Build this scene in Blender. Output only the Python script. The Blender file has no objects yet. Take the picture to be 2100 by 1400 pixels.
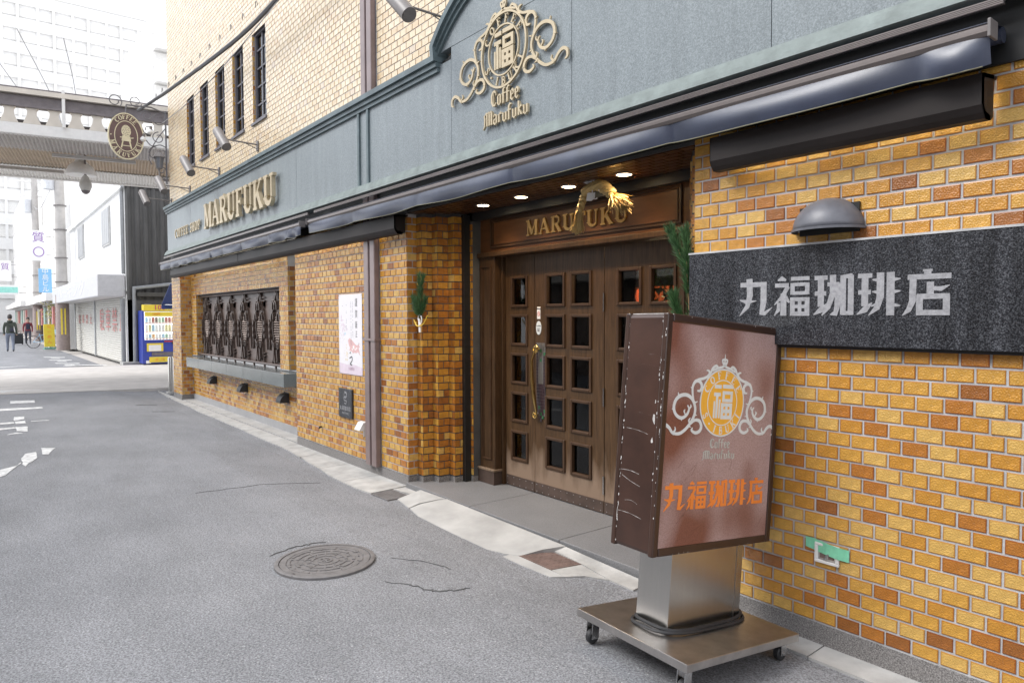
import bpy, math, random
from mathutils import Vector, Matrix
random.seed(7)
R = math.radians
scn = bpy.context.scene
col = scn.collection
# ------------------------------------------------------------------ camera
cam_d = bpy.data.cameras.new('camera')
cam = bpy.data.objects.new('camera', cam_d)
col.objects.link(cam)
cam_d.sensor_width = 36.0
cam_d.lens = 24.34
cam_d.clip_end = 600
cr = Vector((0.6177, 0.7863, -0.0036))
cf = Vector((-0.7859, 0.6173, -0.0363)).normalized()
cu = cr.cross(cf).normalized()
cr = cf.cross(cu).normalized()
cam.matrix_world = Matrix(((cr.x, cu.x, -cf.x, 1.732), (cr.y, cu.y, -cf.y, -3.361), (cr.z, cu.z, -cf.z, 1.680), (0, 0, 0, 1)))
scn.camera = cam
CAM = Vector((1.732, -3.361, 1.68))
# ------------------------------------------------------------------ world, sun, exposure
world = bpy.data.worlds.new('World')
scn.world = world
world.use_nodes = True
wn = world.node_tree
wn.nodes.clear()
w_out = wn.nodes.new('ShaderNodeOutputWorld')
w_bg = wn.nodes.new('ShaderNodeBackground')
w_sky = wn.nodes.new('ShaderNodeTexSky')
w_sky.sky_type = 'NISHITA'
w_sky.sun_disc = False
w_sky.sun_elevation = R(48)
w_sky.sun_rotation = R(-160)
w_mix = wn.nodes.new('ShaderNodeMixRGB')
w_mix.inputs[0].default_value = 0.86
w_mix.inputs[2].default_value = (7.9, 8.1, 8.6, 1)
wn.links.new(w_sky.outputs[0], w_mix.inputs[1])
wn.links.new(w_mix.outputs[0], w_bg.inputs[0])
wn.links.new(w_bg.outputs[0], w_out.inputs[0])
w_bg.inputs[1].default_value = 0.12
sun_d = bpy.data.lights.new('sun', 'SUN')
sun_d.energy = 1.5
sun_d.angle = R(25)
sun_d.color = (1.0, 0.975, 0.94)
sun = bpy.data.objects.new('sun', sun_d)
col.objects.link(sun)
sun.rotation_euler = Vector((0.35, 0.70, -0.90)).to_track_quat('-Z', 'Y').to_euler()
scn.view_settings.view_transform = 'Standard'
scn.view_settings.look = 'None'
scn.view_settings.gamma = 1.0
scn.view_settings.use_curve_mapping = False
scn.view_settings.exposure = 1.08
scn.render.engine = 'CYCLES'
scn.cycles.use_denoising = True
scn.cycles.max_bounces = 6
scn.cycles.sample_clamp_indirect = 6.0

# ------------------------------------------------------------------ materials
MATS = {}
def mat(name, c, rough=0.6, metal=0.0, var=0.12, scale=8.0, bump=0.0, bscale=60.0, spec=0.5, c2=None, coat=0.0, stretch=None, detail=4.0, bias=0.5):
    if name in MATS:
        return MATS[name]
    m = bpy.data.materials.new(name)
    m.use_nodes = True
    nt = m.node_tree
    b = nt.nodes['Principled BSDF']
    b.inputs['Roughness'].default_value = rough
    b.inputs['Metallic'].default_value = metal
    b.inputs['Specular IOR Level'].default_value = spec
    b.inputs['Coat Weight'].default_value = coat
    b.inputs['Coat Roughness'].default_value = 0.1
    tc = nt.nodes.new('ShaderNodeTexCoord')
    mp = nt.nodes.new('ShaderNodeMapping')
    if stretch:
        mp.inputs['Scale'].default_value = stretch
    nt.links.new(tc.outputs['Object'], mp.inputs[0])
    if var > 0 or c2:
        n = nt.nodes.new('ShaderNodeTexNoise')
        n.inputs['Scale'].default_value = scale
        n.inputs['Detail'].default_value = detail
        n.inputs['Roughness'].default_value = 0.62
        r = nt.nodes.new('ShaderNodeValToRGB')
        a = tuple(x * (1 - var) for x in c)
        z = c2 if c2 else tuple(min(1, x * (1 + var)) for x in c)
        r.color_ramp.elements[0].position = bias - 0.2
        r.color_ramp.elements[1].position = bias + 0.2
        r.color_ramp.elements[0].color = (*a, 1)
        r.color_ramp.elements[1].color = (*z, 1)
        nt.links.new(mp.outputs[0], n.inputs['Vector'])
        nt.links.new(n.outputs['Fac'], r.inputs[0])
        nt.links.new(r.outputs[0], b.inputs['Base Color'])
    else:
        b.inputs['Base Color'].default_value = (*c, 1)
    if bump > 0:
        n2 = nt.nodes.new('ShaderNodeTexNoise')
        n2.inputs['Scale'].default_value = bscale
        n2.inputs['Detail'].default_value = 3
        bp = nt.nodes.new('ShaderNodeBump')
        bp.inputs['Strength'].default_value = bump
        bp.inputs['Distance'].default_value = 0.01
        nt.links.new(mp.outputs[0], n2.inputs['Vector'])
        nt.links.new(n2.outputs['Fac'], bp.inputs['Height'])
        nt.links.new(bp.outputs[0], b.inputs['Normal'])
    MATS[name] = m
    return m

def emis(name, c, s):
    m = bpy.data.materials.new(name)
    m.use_nodes = True
    b = m.node_tree.nodes['Principled BSDF']
    b.inputs['Base Color'].default_value = (*c, 1)
    b.inputs['Emission Color'].default_value = (*c, 1)
    b.inputs['Emission Strength'].default_value = s
    return m

def granite(name, c, dark, light, scale=240.0, rough=0.35, streak=0.0):
    m = bpy.data.materials.new(name)
    m.use_nodes = True
    nt = m.node_tree
    b = nt.nodes['Principled BSDF']
    b.inputs['Roughness'].default_value = rough
    tc = nt.nodes.new('ShaderNodeTexCoord')
    v = nt.nodes.new('ShaderNodeTexNoise')
    v.inputs['Scale'].default_value = scale
    v.inputs['Detail'].default_value = 3
    v.inputs['Roughness'].default_value = 0.75
    r = nt.nodes.new('ShaderNodeValToRGB')
    r.color_ramp.elements[0].position = 0.36
    r.color_ramp.elements[0].color = (*dark, 1)
    r.color_ramp.elements[1].position = 0.66
    r.color_ramp.elements[1].color = (*light, 1)
    e = r.color_ramp.elements.new(0.5)
    e.color = (*c, 1)
    nt.links.new(tc.outputs['Object'], v.inputs['Vector'])
    nt.links.new(v.outputs['Fac'], r.inputs[0])
    src = r.outputs[0]
    # weathering: vertical drip streaks plus broad clouds
    mp = nt.nodes.new('ShaderNodeMapping')
    mp.inputs['Scale'].default_value = (9, 9, 0.7) if streak else (1.6, 1.6, 1.6)
    n = nt.nodes.new('ShaderNodeTexNoise')
    n.inputs['Scale'].default_value = 1.6
    n.inputs['Detail'].default_value = 5
    r2 = nt.nodes.new('ShaderNodeValToRGB')
    r2.color_ramp.elements[0].position = 0.35
    r2.color_ramp.elements[1].position = 0.75
    k0, k1 = (0.86, 1.0) if not streak else (1.0, 1.0 + streak)
    r2.color_ramp.elements[0].color = (k0, k0, k0, 1)
    r2.color_ramp.elements[1].color = (k1, k1, k1, 1)
    mx = nt.nodes.new('ShaderNodeMixRGB')
    mx.blend_type = 'MULTIPLY'
    mx.inputs[0].default_value = 1
    nt.links.new(tc.outputs['Object'], mp.inputs[0])
    nt.links.new(mp.outputs[0], n.inputs['Vector'])
    nt.links.new(n.outputs['Fac'], r2.inputs[0])
    nt.links.new(src, mx.inputs[1])
    nt.links.new(r2.outputs[0], mx.inputs[2])
    nt.links.new(mx.outputs[0], b.inputs['Base Color'])
    MATS[name] = m
    return m

def glass_mat(name, tint=0.7, rough=0.015):
    m = bpy.data.materials.new(name)
    m.use_nodes = True
    nt = m.node_tree
    nt.nodes.clear()
    o = nt.nodes.new('ShaderNodeOutputMaterial')
    t = nt.nodes.new('ShaderNodeBsdfTransparent')
    t.inputs[0].default_value = (tint, tint, tint * 0.98, 1)
    g = nt.nodes.new('ShaderNodeBsdfGlossy')
    g.inputs['Roughness'].default_value = rough
    f = nt.nodes.new('ShaderNodeFresnel')
    f.inputs[0].default_value = 1.5
    mx = nt.nodes.new('ShaderNodeMixShader')
    nt.links.new(f.outputs[0], mx.inputs[0])
    nt.links.new(t.outputs[0], mx.inputs[1])
    nt.links.new(g.outputs[0], mx.inputs[2])
    nt.links.new(mx.outputs[0], o.inputs[0])
    return m

TONE = [(0.56, 0.345, 0.092), (0.52, 0.278, 0.050), (0.47, 0.222, 0.032), (0.38, 0.145, 0.023), (0.27, 0.098, 0.021)]
TILE = [mat('glazed_tile_%d' % i, c, rough=0.25, var=0.20, scale=22, bump=0.5, bscale=150, c2=None, coat=0.12) for i, c in enumerate(TONE)]
TRIM = [mat('tile_rim_%d' % i, tuple(x * k for x, k in zip(c, (0.72, 0.55, 0.4))), rough=0.3, var=0.1) for i, c in enumerate(TONE)]
TW = [0.25, 0.38, 0.22, 0.11, 0.04]
PALE = [mat('sky_glare_tile_%d' % i, c, rough=0.28, var=0.14, scale=26, bump=0.2, bscale=190, coat=0.25) for i, c in enumerate([(.66, .55, .385), (.64, .52, .345), (.62, .49, .31), (.59, .45, .275), (.58, .475, .35)])]  # upper-storey tiles, sky reflection and fade painted in as paler colour
M_mortar = mat('mortar', (0.43, 0.43, 0.435), rough=0.9, var=0.28, scale=5, bump=0.3, bscale=300)
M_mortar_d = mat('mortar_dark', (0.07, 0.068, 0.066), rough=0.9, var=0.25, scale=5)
M_base = granite('base_granite', (0.20, 0.19, 0.185), (0.07, 0.065, 0.062), (0.38, 0.36, 0.35), 150, 0.6)
M_fascia = granite('fascia_granite', (0.205, 0.236, 0.248), (0.145, 0.172, 0.184), (0.29, 0.325, 0.34), 130, 0.38, streak=-0.16)
M_cap = mat('cap_stone', (0.10, 0.135, 0.145), rough=0.45, var=0.25, scale=5)
M_ledge = mat('ledge_stone', (0.235, 0.275, 0.265), rough=0.55, var=0.22, scale=7, bump=0.1)
M_black_gr = granite('black_granite', (0.017, 0.018, 0.021), (0.006, 0.0065, 0.008), (0.075, 0.078, 0.086), 170, 0.24, streak=1.2)
M_sill = granite('sill_granite', (0.17, 0.19, 0.19), (0.09, 0.10, 0.10), (0.27, 0.29, 0.29), 170, 0.12)
M_wood = mat('dark_wood', (0.055, 0.029, 0.013), rough=0.5, var=0.38, scale=7, bump=0.12, bscale=30, stretch=(9, 9, 0.8), spec=0.3)
M_wood_worn = mat('worn_wood', (0.17, 0.118, 0.078), rough=0.6, var=0.35, scale=6, bump=0.12, bscale=30, stretch=(9, 9, 0.8))
M_wood_mould = mat('wood_moulding', (0.055, 0.029, 0.015), rough=0.45, var=0.25, scale=9, spec=0.35)
M_wood_red = mat('transom_wood', (0.115, 0.048, 0.018), rough=0.42, var=0.2, scale=4, stretch=(1, 6, 6), spec=0.35)
M_kick = mat('bronze_kick_plate', (0.085, 0.058, 0.047), rough=0.45, metal=0.3, var=0.25, scale=7)
M_steel = mat('brushed_steel', (0.52, 0.505, 0.48), rough=0.27, metal=1.0, var=0.05, scale=3, bump=0.02, bscale=120, stretch=(40, 40, 0.6))
M_steel_dk = mat('scuffed_steel', (0.46, 0.44, 0.425), rough=0.36, metal=1.0, var=0.18, scale=9)
M_chrome = mat('caster_steel', (0.55, 0.55, 0.55), rough=0.25, metal=1.0, var=0.1)
M_rubber = mat('black_rubber', (0.022, 0.022, 0.024), rough=0.55, var=0.2)
M_gold = mat('gold_letter', (0.50, 0.415, 0.275), rough=0.38, metal=0.25, var=0.1, scale=10)
M_brass = mat('brass', (0.62, 0.44, 0.17), rough=0.25, metal=1.0, var=0.15, scale=14)
M_bronze_letter = mat('bronze_letter', (0.50, 0.32, 0.12), rough=0.35, metal=0.6, var=0.2)
M_brown_metal = mat('brown_metal', (0.085, 0.055, 0.045), rough=0.40, var=0.15, scale=4, coat=0.1)
M_pipe = mat('downpipe_paint', (0.20, 0.148, 0.142), rough=0.38, var=0.15, scale=6, coat=0.15)
M_iron = mat('wrought_iron', (0.060, 0.046, 0.043), rough=0.45, var=0.2, scale=20)
M_grille = mat('grille_bronze', (0.105, 0.076, 0.064), rough=0.36, metal=0.35, var=0.2, scale=20)
M_window = mat('window_frame', (0.115, 0.11, 0.125), rough=0.45, var=0.1)
M_bar = mat('awning_bar', (0.19, 0.165, 0.155), rough=0.28, metal=0.55, var=0.08)
M_fabric = mat('awning_fabric', (0.034, 0.042, 0.070), rough=0.36, var=0.25, scale=4, spec=0.7, bump=0.08, bscale=500)
M_black = mat('black_paint', (0.012, 0.012, 0.012), rough=0.5, var=0.1)
M_lamp = mat('lamp_grey', (0.115, 0.118, 0.135), rough=0.42, var=0.18, scale=14, bump=0.06, bscale=200)
M_spot = mat('spotlight_grey', (0.17, 0.155, 0.15), rough=0.45, var=0.12, scale=9)
M_white = mat('white_paint', (0.78, 0.78, 0.77), rough=0.5, var=0.05)
M_offwhite = mat('worn_white', (0.66, 0.65, 0.63), rough=0.6, var=0.14, scale=5)
M_concrete = mat('kerb_concrete', (0.37, 0.365, 0.352), rough=0.85, var=0.22, scale=5, bump=0.25, bscale=120)
M_slab = mat('slab_concrete', (0.35, 0.348, 0.34), rough=0.8, var=0.18, scale=3, bump=0.12, bscale=90)
M_platform = granite('platform_stone', (0.19, 0.19, 0.195), (0.11, 0.11, 0.115), (0.27, 0.27, 0.275), 200, 0.5)
M_rust = mat('rusty_iron', (0.185, 0.13, 0.115), rough=0.6, metal=0.3, var=0.25, scale=12, bump=0.15)
M_cast = mat('cast_iron', (0.165, 0.158, 0.158), rough=0.6, metal=0.15, var=0.2, scale=14, bump=0.2, bscale=120)
M_paving = mat('street_paving', (0.46, 0.435, 0.41), rough=0.75, var=0.14, scale=2.2)
M_glass = glass_mat('pane_glass', 0.62)
M_glass_up = glass_mat('window_glass', 0.5)
M_tape = mat('green_tape', (0.20, 0.56, 0.36), rough=0.35, var=0.12, scale=30)
M_straw = mat('straw', (0.50, 0.36, 0.145), rough=0.7, var=0.3, scale=60, stretch=(1, 1, 6))
M_needle = mat('pine_needle', (0.030, 0.085, 0.025), rough=0.5, var=0.4, scale=25)
M_needle2 = mat('pine_needle_light', (0.065, 0.15, 0.045), rough=0.5, var=0.3, scale=25)
M_twig = mat('pine_twig', (0.26, 0.16, 0.075), rough=0.7, var=0.2)
M_paper = mat('white_paper', (0.82, 0.81, 0.80), rough=0.6, var=0.03)
M_red = mat('red_paint', (0.55, 0.05, 0.05), rough=0.5, var=0.08)
M_yellow = mat('yellow_panel', (0.80, 0.62, 0.06), rough=0.4, var=0.05)
M_blue = mat('vending_blue', (0.035, 0.06, 0.36), rough=0.3, var=0.06, coat=0.2)
M_orange = mat('orange_vinyl', (0.86, 0.25, 0.045), rough=0.4, var=0.06)
M_amber = mat('amber_vinyl', (0.88, 0.45, 0.05), rough=0.4, var=0.08, scale=6)
M_warm = emis('warm_lamp', (1.0, 0.80, 0.50), 14.0)
M_tube = emis('lamp_tube', (1.0, 0.88, 0.66), 7.0)
M_trough = mat('trough_metal', (0.016, 0.012, 0.011), rough=0.5, var=0.2, scale=4, spec=0.3)

# asphalt: grey aggregate with pale chips and dark pits
def asphalt():
    m = bpy.data.materials.new('asphalt')
    m.use_nodes = True
    nt = m.node_tree
    b = nt.nodes['Principled BSDF']
    b.inputs['Roughness'].default_value = 0.82
    tc = nt.nodes.new('ShaderNodeTexCoord')
    n1 = nt.nodes.new('ShaderNodeTexNoise')
    n1.inputs['Scale'].default_value = 1.1
    n1.inputs['Detail'].default_value = 7
    n1.inputs['Roughness'].default_value = 0.6
    r1 = nt.nodes.new('ShaderNodeValToRGB')
    r1.color_ramp.elements[0].position = 0.34
    r1.color_ramp.elements[0].color = (0.172, 0.176, 0.186, 1)
    r1.color_ramp.elements[1].position = 0.68
    r1.color_ramp.elements[1].color = (0.212, 0.216, 0.227, 1)
    n2 = nt.nodes.new('ShaderNodeTexNoise')
    n2.inputs['Scale'].default_value = 95
    n2.inputs['Detail'].default_value = 3
    n2.inputs['Roughness'].default_value = 0.8
    r2 = nt.nodes.new('ShaderNodeValToRGB')
    r2.color_ramp.elements[0].position = 0.38
    r2.color_ramp.elements[0].color = (0.52, 0.52, 0.52, 1)
    r2.color_ramp.elements[1].position = 0.62
    r2.color_ramp.elements[1].color = (1.48, 1.48, 1.48, 1)
    mx = nt.nodes.new('ShaderNodeMixRGB')
    mx.blend_type = 'MULTIPLY'
    mx.inputs[0].default_value = 1
    v = nt.nodes.new('ShaderNodeTexVoronoi')
    v.inputs['Scale'].default_value = 48
    r3 = nt.nodes.new('ShaderNodeValToRGB')
    r3.color_ramp.elements[0].position = 0.10
    r3.color_ramp.elements[0].color = (1, 1, 1, 1)
    r3.color_ramp.elements[1].position = 0.24
    r3.color_ramp.elements[1].color = (0, 0, 0, 1)
    n4 = nt.nodes.new('ShaderNodeTexNoise')
    n4.inputs['Scale'].default_value = 23
    r4 = nt.nodes.new('ShaderNodeValToRGB')
    r4.color_ramp.elements[0].position = 0.52
    r4.color_ramp.elements[0].color = (0, 0, 0, 1)
    r4.color_ramp.elements[1].position = 0.62
    r4.color_ramp.elements[1].color = (0.95, 0.95, 0.95, 1)
    mk = nt.nodes.new('ShaderNodeMixRGB')
    mk.blend_type = 'MULTIPLY'
    mk.inputs[0].default_value = 1
    m3 = nt.nodes.new('ShaderNodeMixRGB')
    m3.inputs[2].default_value = (0.46, 0.455, 0.45, 1)
    for a in (n1, n2, n4, v):
        nt.links.new(tc.outputs['Object'], a.inputs['Vector'])
    nt.links.new(n1.outputs['Fac'], r1.inputs[0])
    nt.links.new(n2.outputs['Fac'], r2.inputs[0])
    nt.links.new(r1.outputs[0], mx.inputs[1])
    nt.links.new(r2.outputs[0], mx.inputs[2])
    nt.links.new(v.outputs['Distance'], r3.inputs[0])
    nt.links.new(n4.outputs['Fac'], r4.inputs[0])
    nt.links.new(r3.outputs[0], mk.inputs[1])
    nt.links.new(r4.outputs[0], mk.inputs[2])
    nt.links.new(mk.outputs[0], m3.inputs[0])
    nt.links.new(mx.outputs[0], m3.inputs[1])
    n5 = nt.nodes.new('ShaderNodeTexNoise'); n5.inputs['Scale'].default_value = .9; n5.inputs['Detail'].default_value = 8; n5.inputs['Roughness'].default_value = .7
    mp5 = nt.nodes.new('ShaderNodeMapping'); mp5.inputs['Scale'].default_value = (.45, 1.6, 1); mp5.inputs['Location'].default_value = (3.1, 1.7, 0)
    r5 = nt.nodes.new('ShaderNodeValToRGB')
    r5.color_ramp.elements[0].position = .32; r5.color_ramp.elements[0].color = (.87, .87, .87, 1)
    r5.color_ramp.elements[1].position = .62; r5.color_ramp.elements[1].color = (1.06, 1.06, 1.07, 1)
    m5 = nt.nodes.new('ShaderNodeMixRGB'); m5.blend_type = 'MULTIPLY'; m5.inputs[0].default_value = 1
    nt.links.new(tc.outputs['Object'], mp5.inputs[0]); nt.links.new(mp5.outputs[0], n5.inputs['Vector']); nt.links.new(n5.outputs['Fac'], r5.inputs[0])
    nt.links.new(m3.outputs[0], m5.inputs[1]); nt.links.new(r5.outputs[0], m5.inputs[2])
    nt.links.new(m5.outputs[0], b.inputs['Base Color'])
    bp = nt.nodes.new('ShaderNodeBump')
    bp.inputs['Strength'].default_value = 0.55
    bp.inputs['Distance'].default_value = 0.006
    nt.links.new(n2.outputs['Fac'], bp.inputs['Height'])
    nt.links.new(bp.outputs[0], b.inputs['Normal'])
    return m
M_asphalt = asphalt()

# ------------------------------------------------------------------ mesh helpers
class MB:
    def __init__(s):
        s.v = []; s.f = []; s.m = []
    def quad(s, a, b, c, d, mi=0):
        i = len(s.v); s.v += [a, b, c, d]; s.f.append((i, i + 1, i + 2, i + 3)); s.m.append(mi)
        return s
    def box(s, x0, x1, y0, y1, z0, z1, mi=0):
        i = len(s.v)
        s.v += [(x0, y0, z0), (x1, y0, z0), (x1, y1, z0), (x0, y1, z0), (x0, y0, z1), (x1, y0, z1), (x1, y1, z1), (x0, y1, z1)]
        for q in ((0, 3, 2, 1), (4, 5, 6, 7), (0, 1, 5, 4), (1, 2, 6, 5), (2, 3, 7, 6), (3, 0, 4, 7)):
            s.f.append(tuple(i + k for k in q)); s.m.append(mi)
        return s
    def prism(s, pts, fn, d0, d1, mi=0, mside=None):
        n = len(pts); i = len(s.v)
        s.v += [tuple(fn(u, v, d0)) for u, v in pts] + [tuple(fn(u, v, d1)) for u, v in pts]
        s.f.append(tuple(range(i + n, i + 2 * n))); s.m.append(mi)
        s.f.append(tuple(range(i + n - 1, i - 1, -1))); s.m.append(mi)
        for k in range(n):
            k2 = (k + 1) % n
            s.f.append((i + k, i + k2, i + n + k2, i + n + k)); s.m.append(mi if mside is None else mside)
        return s
    def ribbon(s, pts, w, fn, d0, d1, mi=0):
        P = [Vector((p[0], p[1])) for p in pts]
        n = len(P)
        W = w if isinstance(w, (list, tuple)) else [w] * n
        if len(W) == 2 and n > 2:
            W = [W[0] + (W[1] - W[0]) * k / (n - 1) for k in range(n)]
        Lp, Rp = [], []
        for k in range(n):
            a = (P[k] - P[k - 1]).normalized() if k > 0 else None
            b = (P[k + 1] - P[k]).normalized() if k < n - 1 else None
            if a is None: a = b
            if b is None: b = a
            t = a + b
            t = t.normalized() if t.length > 1e-6 else a
            nn = Vector((-t.y, t.x))
            c = max(0.5, nn.dot(Vector((-a.y, a.x))))
            h = W[k] / 2 / c
            Lp.append(P[k] + nn * h); Rp.append(P[k] - nn * h)
        i = len(s.v)
        for k in range(n):
            s.v += [tuple(fn(Lp[k].x, Lp[k].y, d1)), tuple(fn(Rp[k].x, Rp[k].y, d1)), tuple(fn(Lp[k].x, Lp[k].y, d0)), tuple(fn(Rp[k].x, Rp[k].y, d0))]
        for k in range(n - 1):
            a, b = i + 4 * k, i + 4 * k + 4
            for q in ((a, a + 1, b + 1, b), (a + 2, a, b, b + 2), (a + 1, a + 3, b + 3, b + 1)):
                s.f.append(q); s.m.append(mi)
        e = i + 4 * (n - 1)
        s.f += [(i, i + 2, i + 3, i + 1), (e, e + 1, e + 3, e + 2)]; s.m += [mi, mi]
        return s
    def tube(s, path, r, n=8, mi=0, caps=True):
        P = [Vector(p) for p in path]; N = len(P)
        rr = r if isinstance(r, (list, tuple)) else [r] * N
        i = len(s.v); prev = None
        for k in range(N):
            t = (P[min(k + 1, N - 1)] - P[max(k - 1, 0)]).normalized()
            if prev is None:
                a = Vector((0, 0, 1)) if abs(t.z) < 0.9 else Vector((1, 0, 0))
                x = t.cross(a).normalized()
            else:
                x = (prev - t * prev.dot(t)).normalized()
            prev = x; y = t.cross(x)
            for j in range(n):
                a = 2 * math.pi * j / n
                s.v.append(tuple(P[k] + (x * math.cos(a) + y * math.sin(a)) * rr[k]))
        for k in range(N - 1):
            for j in range(n):
                j2 = (j + 1) % n
                s.f.append((i + k * n + j, i + k * n + j2, i + (k + 1) * n + j2, i + (k + 1) * n + j)); s.m.append(mi)
        if caps:
            s.f.append(tuple(i + j for j in reversed(range(n)))); s.m.append(mi)
            s.f.append(tuple(i + (N - 1) * n + j for j in range(n))); s.m.append(mi)
        return s
    def lathe(s, prof, c=(0, 0, 0), n=24, fn=None, mi=0):
        i = len(s.v)
        for r, z in prof:
            for j in range(n):
                a = 2 * math.pi * j / n
                p = (r * math.cos(a), r * math.sin(a), z)
                p = fn(*p) if fn else (p[0] + c[0], p[1] + c[1], p[2] + c[2])
                s.v.append(tuple(p))
        for k in range(len(prof) - 1):
            for j in range(n):
                j2 = (j + 1) % n
                s.f.append((i + k * n + j, i + k * n + j2, i + (k + 1) * n + j2, i + (k + 1) * n + j)); s.m.append(mi)
        return s
    def build(s, name, mats, parent=None, smooth=False, bevel=0.0, loc=None, rot=None):
        me = bpy.data.meshes.new(name)
        me.from_pydata(s.v, [], s.f)
        if not isinstance(mats, (list, tuple)):
            mats = [mats]
        for m in mats:
            me.materials.append(m)
        if len(mats) > 1:
            me.polygons.foreach_set('material_index', s.m)
        if smooth:
            me.polygons.foreach_set('use_smooth', [True] * len(me.polygons))
            me.set_sharp_from_angle(angle=R(38))
        me.update()
        o = bpy.data.objects.new(name, me)
        col.objects.link(o)
        if parent is not None:
            o.parent = parent
        if loc: o.location = loc
        if rot: o.rotation_euler = rot
        if bevel:
            b = o.modifiers.new('bevel', 'BEVEL'); b.width = bevel; b.segments = 2; b.limit_method = 'ANGLE'
        return o

def tag(o, label=None, cat=None, group=None, kind=None):
    if label: o['label'] = label
    if cat: o['category'] = cat
    if group: o['group'] = group
    if kind: o['kind'] = kind
    return o
def thing(name, label, cat, loc=(0, 0, 0), group=None, rot=(0, 0, 0)):
    o = bpy.data.objects.new(name, None)
    o.empty_display_size = 0.1
    col.objects.link(o)
    o.location = loc; o.rotation_euler = rot
    return tag(o, label, cat, group)
def copy_tree(o, parent=None):
    c = o.copy(); col.objects.link(c)
    if parent is not None: c.parent = parent
    for ch in list(o.children):
        copy_tree(ch, c)
    return c
def box(name, m, parent, x0, x1, y0, y1, z0, z1, bevel=0.0):
    return MB().box(x0, x1, y0, y1, z0, z1).build(name, m, parent, bevel=bevel)
def facade(u, v, w):            # drawing plane of the shop front: u along the wall, v up, w out to the street
    return (u, -w, v)
def arc(cx, cy, rx, ry, a0, a1, n=12):
    return [(cx + rx * math.cos(R(a0 + (a1 - a0) * k / n)), cy + ry * math.sin(R(a0 + (a1 - a0) * k / n))) for k in range(n + 1)]
def smooth_path(pts, sub=5):
    P = [Vector((*p, 0)) if len(p) == 2 else Vector(p) for p in pts]
    out = []
    for k in range(len(P) - 1):
        p0, p1, p2, p3 = P[max(k - 1, 0)], P[k], P[k + 1], P[min(k + 2, len(P) - 1)]
        for j in range(sub):
            t = j / sub
            q = 0.5 * ((2 * p1) + (p2 - p0) * t + (2 * p0 - 5 * p1 + 4 * p2 - p3) * t * t + (3 * p1 - p0 - 3 * p2 + p3) * t ** 3)
            out.append(q)
    out.append(P[-1])
    return [tuple(q)[:len(pts[0])] for q in out]
def text_mesh(body, size, name, m, parent, fn, depth=0.002, sx=1.0, center=True):
    c = bpy.data.curves.new('text', 'FONT')
    c.body = body; c.size = size; c.resolution_u = 2; c.extrude = depth
    if center:
        c.align_x = 'CENTER'; c.align_y = 'CENTER'
    o = bpy.data.objects.new('text', c)
    col.objects.link(o)
    dg = bpy.context.evaluated_depsgraph_get(); dg.update()
    me = bpy.data.meshes.new_from_object(o.evaluated_get(dg))
    bpy.data.objects.remove(o); bpy.data.curves.remove(c)
    me.name = name
    for v in me.vertices:
        v.co = Vector(fn(v.co.x * sx, v.co.y, v.co.z + depth))
    me.materials.clear(); me.materials.append(m)
    ob = bpy.data.objects.new(name, me)
    col.objects.link(ob)
    if parent is not None: ob.parent = parent
    return ob
def ground(y):
    if y > -0.4: return 0.0
    if y > -1.15: return 0.055 * (-0.4 - y) / 0.75
    return 0.055

# ------------------------------------------------------------------ ground
mb = MB()
ys = [-14, -6, -4, -2.4, -1.15, -0.95, -0.75, -0.55, -0.4, -0.2, 0.35]
xs = [9, 6, 4] + [3 - k for k in range(0, 20)] + [-20, -26, -34, -45, -60, -90, -126]
for i in range(len(xs) - 1):
    for j in range(len(ys) - 1):
        a, b, c, d = (xs[i], ys[j]), (xs[i], ys[j + 1]), (xs[i + 1], ys[j + 1]), (xs[i + 1], ys[j])
        mb.quad(*[(p[0], p[1], ground(p[1]) - 0.004) for p in (a, b, c, d)])
road = tag(mb.build('road', M_asphalt), kind='structure')
mb = MB().quad((-128, -19, -0.12), (18, -19, -0.12), (18, 24, -0.12), (-128, 24, -0.12))
tag(mb.build('ground', M_paving), kind='structure')
# cross street paving
mb = MB()
for (x0, x1) in ((-25.0, -15.9),):
    mb.quad((-15.8, 14, 0.062), (-25.0, 14, 0.062), (-25.0, 0.0, 0.062), (-15.8, 0.0, 0.062))
    mb.quad((-15.8, 0.0, 0.062), (-25.0, 0.0, 0.062), (-26.0, -8, 0.062), (-17.9, -8, 0.062))
mb.quad((-13.9, 0.25, 0.028), (-13.9, 14, 0.028), (-15.8, 14, 0.028), (-15.8, 0.25, 0.028))
mb.quad((-15.8, 14, 0.062), (-15.8, 0, 0.062), (-15.8, 0, -.1), (-15.8, 14, -.1)); mb.quad((-15.8, 0, 0.062), (-17.9, -8, 0.062), (-17.9, -8, -.1), (-15.8, 0, -.1))
tag(mb.build('cross_street', M_paving), kind='structure')
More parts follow.
